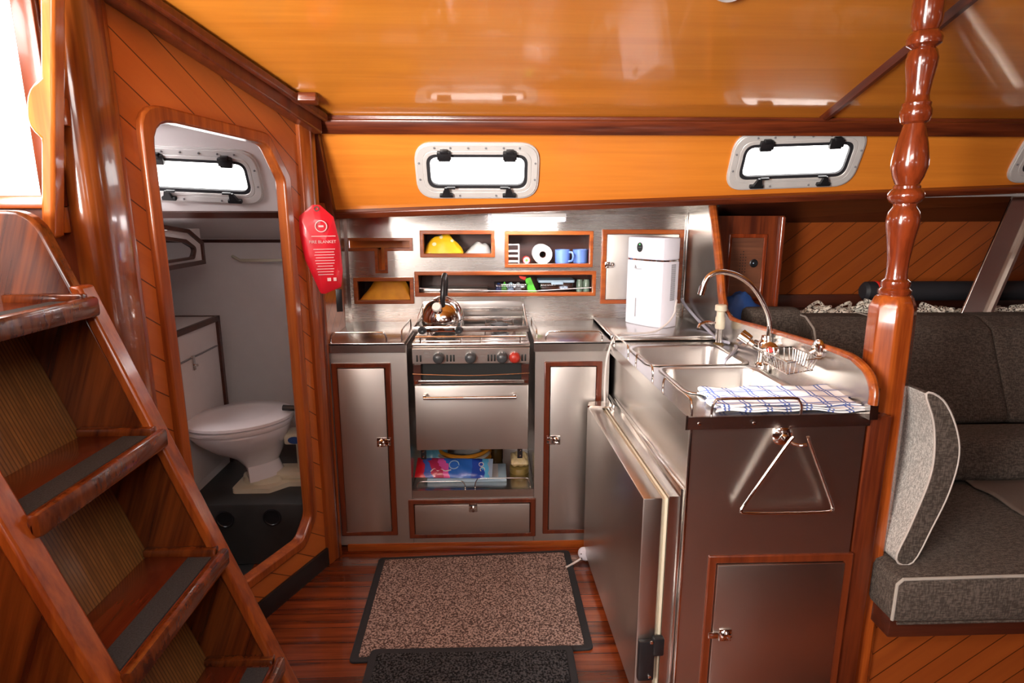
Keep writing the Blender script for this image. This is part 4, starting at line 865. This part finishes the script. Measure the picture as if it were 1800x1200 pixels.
for dx, dz in ((-.006, .010), (-.010, -.008)): MB().lathe([(.0028, 0), (.0001, -.001)], (dx, -.0182, dz), 'y', 8).build('pin_hole', 'screen', t, PFm)
MB().tube(smooth_path([(.345, 2.15, .02), (.325, 2.145, .010), (.305, 2.13, .008), (.28, 2.11, .008)], 5), .004, 8).build('flex', 'cordw', t)
# ================================================================== things in the wall niches
def bagshape(x0, x1, y0, y1, z, h, seed=1, peak=.4):
    rr = random.Random(seed); ph = [rr.uniform(0, 6) for _ in range(6)]
    m = MB()
    def f(u, v):
        e = max(0, 1 - abs(2 * v - 1) ** 3) ** .6; px = (max(0, math.sin(math.pi * u ** (math.log(.5) / math.log(peak))))) ** .62
        hh = h * e * px * (1 + .10 * math.sin(u * 11 + ph[0]) + .08 * math.sin(v * 13 + ph[1]) + .06 * math.sin((u + v) * 19 + ph[2]))
        return (x0 + (x1 - x0) * u, y0 + (y1 - y0) * v, z + max(hh, .0005))
    m.grid(f, 28, 14); m.grid(lambda u, v: (x0 + (x1 - x0) * u, y0 + (y1 - y0) * v, z), 28, 14, True); return m
def spotmat():
    m, t, b = nt('yellow_print'); N = t.nodes.new; L = t.links.new; tc = N('ShaderNodeTexCoord'); v = N('ShaderNodeTexVoronoi'); v.inputs['Scale'].default_value = 30; L(tc.outputs['Object'], v.inputs['Vector'])
    g = N('ShaderNodeMath'); g.operation = 'LESS_THAN'; L(v.outputs['Distance'], g.inputs[0]); g.inputs[1].default_value = .30
    mc = N('ShaderNodeMix'); mc.data_type = 'RGBA'; L(g.outputs[0], mc.inputs[0]); mc.inputs[6].default_value = (.85, .48, .01, 1); mc.inputs[7].default_value = (.8, .75, .5, 1); L(mc.outputs[2], b.inputs['Base Color']); setp(b, rough=.4, coat=.3); return m
tag(bagshape(-.303, -.128, 2.735, 2.83, 1.182, .080, 3, .45).build('food_bag', spotmat()), 'yellow printed food bag in the upper left wall niche', 'bag')
tag(bagshape(-.122, .000, 2.74, 2.83, 1.182, .048, 5, .6).build('food_bag', 'milky'), 'crumpled whitish bag beside the yellow one in the upper niche', 'bag')
tag(bagshape(-.60, -.368, 2.722, 2.80, .975, .120, 9, .62).build('cloth_bag', 'orange'), 'bright orange crumpled bag in the lower left niche', 'bag')
# wire rack
t = thing('wire_rack', 'white wire rack standing at the left in the paper roll niche', 'rack', (.098, 2.76, 1.14))
m = MB()
for z in (1.146, 1.170, 1.192, 1.222):
    m.tube([(.072, 2.725, z), (.122, 2.725, z), (.122, 2.78, z), (.072, 2.78, z)], .002, 6, closed=True)
    if z < 1.22: m.box(.074, .120, 2.727, 2.778, z - .0006, z + .006)
for x, y in ((.072, 2.725), (.122, 2.725), (.122, 2.78), (.072, 2.78)): m.cyl((x, y, 1.136), (x, y, 1.224), .002, 6)
m.build('wires', 'white', t)
t = thing('round_tin', 'small round red, white and green tin on its side beside the paper roll', 'tin', (.155, 2.73, 1.153))
MB().lathe([(.0165, 0), (.0165, .04)], (.156, 2.728, 1.1535), 'y', 20).build('can', 'redd', t)
MB().lathe([(.014, 0), (.0135, -.001), (.0001, -.001)], (.156, 2.728, 1.1535), 'y', 20).build('white_face', 'white', t)
MB().lathe([(.007, 0), (.0065, -.002), (.0001, -.002)], (.156, 2.728, 1.1535), 'y', 16).build('green_centre', 'green', t)
t = thing('paper_roll', 'white paper roll lying end-on in the upper wall niche', 'paper roll', (.229, 2.78, 1.136))
c_ = (.229, 0, 1.1785); n = 32
m = MB(); loft(m, [[(c_[0] + r * math.cos(2 * math.pi * i / n) , y, c_[2] + r * math.sin(2 * math.pi * i / n)) for i in range(n)] for r, y in ((.015, 2.85), (.043, 2.85), (.0435, 2.732), (.042, 2.728), (.016, 2.728), (.015, 2.732), (.015, 2.85))], False, False); m.build('paper', 'tissue', t)
m = MB(); loft(m, [[(c_[0] + r * math.cos(2 * math.pi * i / n), y, c_[2] + r * math.sin(2 * math.pi * i / n)) for i in range(n)] for r, y in ((.0150, 2.73), (.0150, 2.849), (.0135, 2.849), (.0135, 2.73), (.015, 2.73))], False, False); m.build('cardboard_core', 'dark', t)
def mug(x, y, ang_, label):
    t = thing('mug', label, 'mug', (x, y, 1.1365), group='blue mugs in the upper niche')
    MB().lathe([(.0001, .001), (.030, 0), (.0335, .004), (.0345, .06), (.0345, .062), (.032, .062), (.031, .006), (.0001, .004)], (x, y, 1.1365), 'z', 28).build('cup', 'blue', t)
    c, s = math.cos(ang_), math.sin(ang_)
    MB().tube(smooth_path([(x + c * .033, y + s * .033, 1.188), (x + c * .050, y + s * .050, 1.186), (x + c * .056, y + s * .056, 1.168), (x + c * .048, y + s * .048, 1.150), (x + c * .032, y + s * .032, 1.147)], 4), .005, 8).build('handle', 'blue', t)
mug(.322, 2.765, R(-35), 'blue mug nearest to the paper roll, handle to the right'); mug(.405, 2.775, R(120), 'blue mug at the right end of the upper niche')
for y in (2.83,): pass
# lower long niche
ZN = 1.0065
def tub(x0, x1, y0, y1, z, h, mat, lid, label, name='storage_tub', lidmat='lblue'):
    t = thing(name, label, 'container', ((x0 + x1) / 2, (y0 + y1) / 2, z)); m = MB(); rings = []
    for (i, zz) in ((.008, 0), (.003, h * .5), (0, h)): rings.append([(p[0], p[1], z + zz) for p in rrect(x0 + i, x1 - i, y0 + i, y1 - i, .012, 4)])
    loft(m, rings, True, False); m.build('tub', mat, t, solid=.0015)
    if lid: 
        l = MB().prism(rrect(x0 - .004, x1 + .004, y0 - .004, y1 + .004, .014, 4), 'z', z + h, z + h + .012).build('lid', lidmat, t, bevel=.002)
        MB().box((x0 + x1) / 2 - .025, (x0 + x1) / 2 + .03, y0 - .007, y0 - .003, z + h - .008, z + h + .008, bev=.002).build('clip', lidmat, l)
    return t
tub(.010, .165, 2.735, 2.83, ZN, .040, 'clear', False, 'open clear plastic tub holding small things in the long niche')
for k, (x, c, lb) in enumerate(((.03, 'bag', 'small blue sachet at the left end inside the clear tub'), (.055, 'green', 'small green sachet inside the clear tub'), (.085, 'lblue', 'pale blue sachet inside the clear tub'), (.12, 'milky', 'whitish sachet inside the clear tub'))):
    tag(bagshape(x - .014, x + .016, 2.75, 2.80, ZN + .003, .038, k + 20, .5).build('sachet', c), lb, 'sachet', 'sachets in the clear tub')
tub(.215, .375, 2.74, 2.84, ZN, .044, 'clear', True, 'clear food box with pale blue lid in the long niche')
m = MB(); m.hexa([(.165, 2.745, ZN), (.205, 2.735, ZN), (.205, 2.745, ZN), (.165, 2.755, ZN), (.150, 2.745, 1.068), (.175, 2.735, 1.076), (.175, 2.745, 1.076), (.150, 2.755, 1.068)])
t = thing('sauce_pouch', 'leaning green pouch with red tip in the long niche', 'pouch', (.18, 2.75, ZN))
m.build('pouch', 'green', t, bevel=.002); MB().hexa([(.128, 2.742, 1.070), (.150, 2.738, 1.062), (.150, 2.748, 1.062), (.128, 2.752, 1.070), (.122, 2.742, 1.082), (.156, 2.736, 1.078), (.156, 2.748, 1.078), (.122, 2.752, 1.082)]).build('tip', 'redd', t, bevel=.002)
for k, x in enumerate((.405, .436)): tag(MB().lathe([(.015, 0), (.016, .004), (.016, .045), (.013, .05), (.013, .056), (.0001, .056)], (x, 2.77, ZN), 'z', 16).build('glass_jar', 'jar'), ('greenish glass jar beside the lidded food box', 'greenish glass jar at the far right end of the long niche')[k], 'jar')
t = tag(MB().tube([(-.335, 2.722, 1.030), (-.10, 2.722, 1.018), (.20, 2.722, 1.016), (.455, 2.722, 1.030)], .002, 6).build('retaining_cord', 'cordw'), 'thin pale cord strung across the long low niche', 'cord')
tag(MB().box(-.33, -.02, 2.76, 2.86, ZN, 1.022, bev=.003).build('baking_tray', 'steeld'), 'dark metal tray lying at the left in the long niche', 'tray')

# locker door in the back wall behind the dehumidifier
t = thing('wall_locker', 'steel locker door with wood frame behind the white dehumidifier', 'cabinet', (.68, YB, .958))
MB().ring(rect(.490, .858, .958, 1.290), rect(.512, .838, .976, 1.270), 'y', YB - .014, YB).build('frame', 'framewood', t, bevel=.003)
d = MB().box(.514, .836, YB - .010, YB, .978, 1.268, bev=.002).build('door', 'steelv', t)
m = MB(); m.box(.505, .530, YB - .018, YB - .010, 1.120, 1.148, bev=.002); m.lathe([(.011, 0), (.012, -.006), (.008, -.012), (.0001, -.013)], (.538, YB - .010, 1.134), 'y', 14); m.build('latch', 'chrome', d)

# strip light under the side deck
t = thing('strip_light', 'lit white strip light under the ledge above the stove', 'light', (.15, 2.50, 1.345))
LF = T(.150, 2.500, 1.340)
MB().box(-.150, .150, -.02, .02, .004, .022, bev=.003).build('housing', 'alu', t, LF)
m = MB(); m.tube([(-.146, 0, 0), (.146, 0, 0)], .0115, 14); m.build('tube', 'led', t, LF)
m = MB(); m.box(-.165, -.146, -.018, .018, -.012, .020, bev=.003); m.cyl((-.168, -.01, -.012), (-.150, -.02, -.014), .004, 8); m.build('end_cap', 'wplast', t, LF); MB().box(.146, .152, -.018, .018, -.012, .020, bev=.002).build('end_cap', 'wplast', t, LF)
ll = bpy.data.lights.new('strip_glow', 'AREA'); ll.shape = 'RECTANGLE'; ll.size = .28; ll.size_y = .03; ll.energy = 2.5; ll.color = (1, .97, 1)
lo = bpy.data.objects.new('strip_glow', ll); S.collection.objects.link(lo); lo.location = (.15, 2.52, 1.322); lo.rotation_euler = (R(40), 0, 0)

# fire blanket pouch hanging on the side wall
t = thing('fire_blanket', 'red fire blanket pouch hanging by the left end of the galley', 'fire blanket', (-.62, 2.30, 1.1))
FB = Matrix(((.30, -.954, 0, -.622), (.954, .30, 0, 2.20), (0, 0, 1, 0), (0, 0, 0, 1)))     # x along the wall, facing the galley
FB = T(-.612, 2.180, 1.235, rz=R(18)) @ Matrix.Scale(1.04, 4)
sh = [(-.008, .155), (.006, .155), (.058, .112), (.066, .09), (.088, -.03), (.086, -.14), (.042, -.162), (.008, -.055), (-.040, -.155) ]
sh = [(-.012, .150), (.012, .150), (.054, .110), (.070, .02), (.074, -.07), (.066, -.128), (.012, -.150), (-.004, -.150), (-.048, -.03), (-.062, .07), (-.058, .112)]
def puff(m, P, cx, cz, th, n=6):
    rings = []
    for k in range(n + 1):
        f = 1 - (k / n); q = math.sqrt(max(0, 1 - f * f)) * th
        rings.append([(cx + (x - cx) * f, -q, cz + (z - cz) * f) for x, z in P])
    loft(m, rings[:-1], False, True); rings = [[(x, -y * .3, z) for x, y, z in r] for r in rings]; loft(m, rings[:-1], False, True); return m
pch = rpoly(sh, .010, 3)
puff(MB(), pch, .004, -.01, .020).build('pouch', 'red', t, FB)
MB().ring([(.009 * math.cos(a * .5236), .137 + .009 * math.sin(a * .5236)) for a in range(12)], [(.005 * math.cos(a * .5236), .137 + .005 * math.sin(a * .5236)) for a in range(12)], 'y', -.010, -.004).build('eyelet', 'chrome', t, FB)
TX = FB @ T(.010, -.0215, 0) @ FACE
m = MB(); m.ring([(.010 + .020 * math.cos(a * .349), .080 + .020 * math.sin(a * .349)) for a in range(18)], [(.010 + .017 * math.cos(a * .349), .080 + .017 * math.sin(a * .349)) for a in range(18)], 'y', -.0225, -.0185)
m.build('round_emblem', 'print_', t, FB)
MB().box(.002, .018, -.0222, -.019, .077, .083).build('emblem_mark', 'print_', t, FB)
lettering('FIRE BLANKET', .0138, t, 'print_', FB @ T(.012, -.0222, .028) @ FACE)
m = MB()
for k in range(11):
    z = .046 if k == 0 else .012 - k * .0095; m = m if k != 1 else (m.build('underline', 'print_', t, FB), MB())[1]; w = (.078, .07, .062, .066, .058, .064, .06, .05, .058, .052, .05)[k]; m.box(.016 - w / 2, .016 + w / 2, -.0225, -.0205, z, z + .0022)
m.build('fine_print', 'print_', t, FB)
for a_, b_ in ((.020, .032), (.040, .050)): MB().box(a_, b_, -.0195, -.015, -.105, -.094).build('symbol', 'print_', t, FB)
m = MB(); m.box(.045, .066, -.010, -.004, -.215, -.135, bev=.002); m.build('pull_strap', 'black', t, FB)

# small wooden cleat at the ceiling corner and ceiling lamp
tag(box(-.13, .0, -.02, .02, -.03, -.0, bev=.006).build('ceiling_block', 'trimx', frame=T(-.565, 2.115, 1.742) @ Matrix.Rotation(-math.atan(.3), 4, 'X')), 'small dark wooden block on the ceiling in the left corner', 'block')
t = thing('ceiling_lamp', 'round chrome-rimmed lamp on the ceiling at the top edge', 'light', (.59, 1.615, 1.89))
CF = T(.588, 1.60, 1.898) @ Matrix.Rotation(-math.atan(.3), 4, 'X')
MB().lathe([(.040, 0), (.040, -.006), (.032, -.012), (.026, -.010)], (0, 0, 0), 'z', 28).build('rim', 'alu', t, CF); MB().lathe([(.026, -.008), (.0001, -.012)], (0, 0, 0), 'z', 24).build('lens', 'milky', t, CF)

# ================================================================== floor mats
def floor_mat(name, pts, mat, label, h=.010, z=0):
    t = thing(name, label, 'mat', (sum(p[0] for p in pts) / 4, sum(p[1] for p in pts) / 4, z))
    o_ = rpoly(pts, .02, 4); c = Vector((sum(p[0] for p in pts) / 4, sum(p[1] for p in pts) / 4))
    i_ = [tuple(Vector(p) + (c - Vector(p)).normalized() * .034) for p in pts]; i_ = rpoly(i_, .006, 4)
    MB().ring(o_, i_, 'z', z, z + h * .75).build('binding', 'bind', t, bevel=.002)
    m = MB(); m.prism(i_, 'z', z, z + h); m.build('pile', mat, t)
floor_mat('floor_mat', [(-.452, 1.628), (.316, 1.662), (.310, 2.236), (-.462, 2.205)], 'mat', 'brown speckled door mat with black binding in front of the stove')
floor_mat('floor_mat', [(-.39, 1.02), (.245, 1.02), (.247, 1.668), (-.39, 1.672)], 'matd', 'black door mat overlapping the brown mat at the bottom edge', .010, .0105)

# ================================================================== pillar
t = thing('pillar', 'varnished wooden pillar, octagonal below and turned above, at the island end', 'pillar', (1.045, 1.50, 0))
PLF = T(1.046, 1.50, 0, ry=R(-.9))
oct_ = lambda r, z: [((r * (1.12 if abs(math.sin(2 * (i * math.pi / 4 + math.pi / 8))) < 2 else 1)) * math.cos(i * math.pi / 4 + math.pi / 8), r * 1.12 * math.sin(i * math.pi / 4 + math.pi / 8), z) for i in range(8)]
m = MB(); loft(m, [oct_(.050, 0), oct_(.050, 1.075), oct_(.049, 1.13), oct_(.040, 1.155), oct_(.034, 1.162)]); m.build('octagonal_shaft', 'post', t, PLF, bevel=.003)
prof = [(.034, 1.160), (.038, 1.166), (.038, 1.174), (.032, 1.180), (.034, 1.188), (.033, 1.196), (.026, 1.202),
        (.024, 1.215), (.025, 1.25), (.031, 1.30), (.037, 1.335), (.038, 1.350), (.034, 1.368), (.026, 1.380), (.026, 1.388),
        (.034, 1.392), (.040, 1.402), (.040, 1.412), (.034, 1.420), (.030, 1.424), (.030, 1.430), (.026, 1.434),
        (.034, 1.452), (.040, 1.475), (.040, 1.492), (.034, 1.53), (.025, 1.565), (.023, 1.575), (.030, 1.580), (.032, 1.588), (.034, 1.595), (.034, 1.606), (.030, 1.614), (.031, 1.622), (.026, 1.628),
        (.024, 1.640), (.027, 1.67), (.032, 1.70), (.034, 1.72), (.030, 1.738), (.024, 1.744), (.036, 1.752), (.038, 1.764), (.034, 1.776), (.026, 1.782), (.032, 1.80), (.034, 1.84), (.026, 1.90), (.022, 1.96)]
MB().lathe(prof, (0, 0, 0), 'z', 32).build('turned_column', 'turned', t, PLF)
struct(box(.955, 1.015, 1.425, 1.50, 0, .86, bev=.004).build('trim_26', 'trimz'))

# ================================================================== saloon
SE = []
def cushion(name, label, pts, axis, a, b, mat='fab', pip=True, rad=.03, group=None, cat='cushion'):
    """upholstered slab: rounded section pts extruded along axis from a to b, piped along both end outlines"""
    P = rpoly(pts, rad, 5); cx = sum(p[0] for p in pts) / len(pts); cz = sum(p[1] for p in pts) / len(pts)
    t = thing(name, label, cat, tuple(MB().m3(axis, cx, min(p[1] for p in pts), (a + b) / 2)), group=group)
    m = MB(); r_ = []; s = 1 if b > a else -1
    for f, h in ((.94, a), (.985, a + .006 * s), (1, a + .018 * s), (1.01, (a + b) / 2), (1, b - .018 * s), (.985, b - .006 * s), (.94, b)): r_.append([m.m3(axis, cx + (x - cx) * f, cz + (z - cz) * f, h) for x, z in P])
    loft(m, r_); m.build('cover', mat, t)
    if pip:
        for h in (a + .010 * s, b - .010 * s): MB().tube([MB().m3(axis, cx + (x - cx) * .998, cz + (z - cz) * .998, h) for x, z in P], .0042, 6, closed=True).build('piping', 'piping', t)
    return t
# back cushions, leaning
bx = [1.215, 1.50, 1.925, 2.33, 2.78]
lb = ['taupe back cushion at the aft corner of the settee, left of the pillar', 'taupe back cushion behind the pillar', 'taupe back cushion right of the pillar, above the seat', 'taupe back cushion at the right edge of the photo']
bp_ = [(2.065, .600), (2.19, .56), (2.41, .92), (2.39, .965), (2.29, .965), (2.22, .93)]
for k in range(4): cushion('back_cushion', lb[k], bp_, 'x', bx[k] + .002, bx[k + 1] - .002, group='upright back cushions of the settee', pip=(k == 0))
cushion('bolster', 'long taupe lower back bolster resting on the settee seat', [(1.84, .455), (2.08, .455), (2.10, .58), (2.03, .61), (1.90, .60)], 'x', 1.24, 3.1, rad=.05, pip=False)
cushion('back_cushion', 'rounded grey cushion end behind the partition, left of the pillar', [(2.30, .85), (2.42, .85), (2.44, .99), (2.33, .99)], 'x', 1.03, 1.23, rad=.05, pip=False)
# seat cushion
t = thing('seat_cushion', 'taupe seat cushion with pale piping along its front edge', 'cushion', (2.0, 1.6, .33))
MB().box(1.035, 3.1, 1.345, 2.05, .315, .452, bev=.022).build('cover', 'fab', t)
MB().tube([(1.04, 1.355, .325)] + [(1.038, 1.352, z) for z in (.34, .43)] + [(1.05, 1.350, .446), (1.3, 1.349, .450), (3.1, 1.349, .450)], .0045, 8).build('piping', 'piping', t)
MB().tube([(1.05, 1.349, .318), (3.1, 1.349, .318)], .0035, 8).build('piping', 'fab', t)
t = thing('settee_base', 'dark wooden settee base with diagonal boards, below the seat cushion', 'settee', (2.0, 1.6, 0))
MB().box(1.05, 3.1, 1.47, 2.30, .0, .255).build('boards', 'hull', t, smooth=False)
MB().box(1.05, 3.1, 1.375, 2.30, .255, .314, bev=.004).build('top_rail', 'dark', t)
MB().box(1.05, 3.1, 2.42, 2.45, .314, .90).build('back_rest', 'dark', t)
MB().box(1.66, 1.70, 1.45, 1.47, 0, .255, bev=.003).build('stile', 'dark', t)
# crumpled throw on the seat
m = MB()
def thr(u, v):
    x = 1.62 + u * .55; y = 1.98 - v * .34 - .35 * u * (v - .2); return (x, y, .4535 + .006 + .010 * abs(math.sin(u * 5 + v * 7)) * math.sin(math.pi * min(max(v, 0), 1)) ** .5)
m.grid(thr, 24, 16); tag(m.build('throw', plain('brown_throw', (.10, .07, .055), .95), solid=.004), 'brown cloth spread on the settee seat below the back bolster', 'throw')
# side cushion, standing; its side towards the light is coloured paler
sc = [(1.060, .905), (1.110, .905), (1.165, .78), (1.170, .70), (1.120, .50), (1.095, .456), (1.030, .462), (1.035, .50), (1.085, .70), (1.075, .80)]
sc = [(1.080, .925), (1.125, .908), (1.168, .84), (1.190, .76), (1.180, .66), (1.150, .56), (1.112, .458), (1.066, .468), (1.090, .56), (1.120, .68), (1.125, .76), (1.110, .85)]
P = [(p.x, p.y) for p in smooth_path([(a, b, 0) for a, b in sc], 4, closed=True)]
t = thing('side_cushion', 'upright cushion with its light-facing side coloured paler and piped grey edge standing on the settee beside the pillar', 'cushion', (1.12, 1.6, .455))
cx, cz = 1.12, .69
m = MB(); loft(m, [[(x, y, z) for x, z in P] for y in (1.405, 1.412, 1.46, 1.75, 1.98, 2.0)]); o = m.build('cover', 'fab', t, bevel=.004)
o.data.materials.append(M['fabl'])
for p in o.data.polygons:
    if p.normal.x < -.55 and abs(p.normal.y) < .5: p.material_index = 1
hh = len(P)
MB().tube([(x, 1.407, z) for x, z in P], .0030, 6, closed=True).build('piping', plain('white_piping', (.50, .45, .41), .8), t)

# rope, black tube, strap, locker
t = thing('rope_coil', 'heap of cream and black flecked rope on the shelf behind the settee', 'rope', (1.9, 2.46, .925))
def ropemat():
    m, t_, b = nt('flecked_rope'); N = t_.nodes.new; L = t_.links.new; tc = N('ShaderNodeTexCoord'); v = N('ShaderNodeTexNoise'); v.inputs['Scale'].default_value = 130; L(tc.outputs['Object'], v.inputs['Vector'])
    r = N('ShaderNodeValToRGB'); r.color_ramp.interpolation = 'CONSTANT'; L(v.outputs['Fac'], r.inputs[0]); e = r.color_ramp.elements; e[0].position = 0; e[0].color = (.03, .015, .012, 1); e[1].position = .44; e[1].color = (.75, .70, .60, 1)
    L(r.outputs[0], b.inputs['Base Color']); setp(b, rough=.85); return m
rm = ropemat(); rr = random.Random(4); pts = []
for k in range(330):
    x = 1.33 + (k / 330) ** 1.15 * 1.32 + rr.uniform(-.09, .09); pts.append((x, 2.47 + rr.uniform(-.05, .08), .935 + abs(rr.gauss(0, .5)) * .036 * (1.35 if 1.36 < x < 1.62 else 1.0)))
MB().tube(smooth_path(pts, 5), .0068, 6).build('rope', rm, t)
pts = [(1.385 + rr.uniform(-.03, .12), 2.40 + rr.uniform(-.03, .05), .936 + rr.random() * .03) for k in range(26)]; MB().tube(smooth_path(pts, 5), .0065, 6).build('rope_end', rm, t)
t = thing('black_tube', 'black rolled tube with a red ring lying on the shelf above the rope', 'tube', (2.2, 2.60, .98))
TFm = T(1.655, 2.63, 1.020)
m = MB(); m.lathe([(.0001, -.002), (.030, 0), (.042, .012), (.044, .03), (.044, 1.5)], (0, 0, 0), 'x', 24); m.build('roll', 'rubber', t, TFm)
MB().lathe([(.0452, .050), (.046, .052), (.046, .064), (.0452, .066)], (0, 0, 0), 'x', 24).build('red_ring', 'redd', t, TFm)
t = thing('steel_strap', 'polished steel strap slanting from the side deck to the shelf at the right', 'strap', (2.05, 2.40, .93))
def slant(m, x0, x1, w, y0, y1, d, z0, z1): m.hexa([(x0, y0, z0), (x0 + w, y0, z0), (x0 + w, y0 + d, z0), (x0, y0 + d, z0), (x1, y1, z1), (x1 + w, y1, z1), (x1 + w, y1 + d, z1), (x1, y1 + d, z1)]); return m
slant(MB(), 1.925, 2.135, .105, 2.39, 2.47, .010, .93, 1.43).build('plate', 'wire', t, bevel=.002)
slant(MB(), 2.028, 2.238, .012, 2.37, 2.45, .06, .93, 1.43).build('web', 'steeld', t)
t = thing('speaker_locker', 'dark wooden locker with perforated panel and round vent behind the partition', 'cabinet', (1.15, 2.6, .94))
SL = T(1.0, 2.58, 0)
m = MB(); m.box(-.05, .235, .012, .26, .96, 1.345); m.build('body', 'dark', t, SL, smooth=False)
MB().plate('y', -.05, .245, .955, 1.350, -.004, .012, [(.02, .165, 1.00, 1.262)]).build('face_frame', 'trimz', t, SL, smooth=False)
MB().ring(rect(.010, .178, .99, 1.275), rect(.024, .162, 1.004, 1.258), 'y', -.012, 0).build('moulding', 'turned', t, SL, bevel=.004)
pn = MB().box(.022, .165, .0, .012, 1.0, 1.262).build('panel', wood('panel_ply', (.10, .03, .012), (.20, .07, .03), 'x', 1.5, rough=.6, coat=.1), t, SL)
pat = [(0, 1, 0), (1, 1, 0), (1, 1, 1)] + [(1, 1, 1)] * 4 + [(1, 1, 1), (1, 1, 0), (0, 1, 0)]
for r_i, row in enumerate(pat):
    for c_i, on in enumerate(row):
        if on: MB().lathe([(.0026, 0), (.0001, -.0006)], (.070 + c_i * .0115, -.0004, 1.200 - r_i * .0125), 'y', 6).build('perforation', 'screen', pn, SL)
m = MB(); m.lathe([(.017, 0), (.018, -.004), (.014, -.006), (.012, -.001)], (.128, 0, 1.150), 'y', 20); m.build('vent_ring', 'black', t, SL); MB().lathe([(.012, 0), (.0001, -.001)], (.128, -.0002, 1.150), 'y', 16).build('vent_face', 'lblue', t, SL)
MB().tube([(.235, -.01, .95), (.235, -.01, 1.345)], .012, 10).build('corner_bead', 'turned', t, SL)
tag(bagshape(.97, 1.16, 2.44, 2.56, .926, .10, 12, .35).build('bag', 'bag'), 'dark blue bag tucked behind the partition below the locker', 'bag')
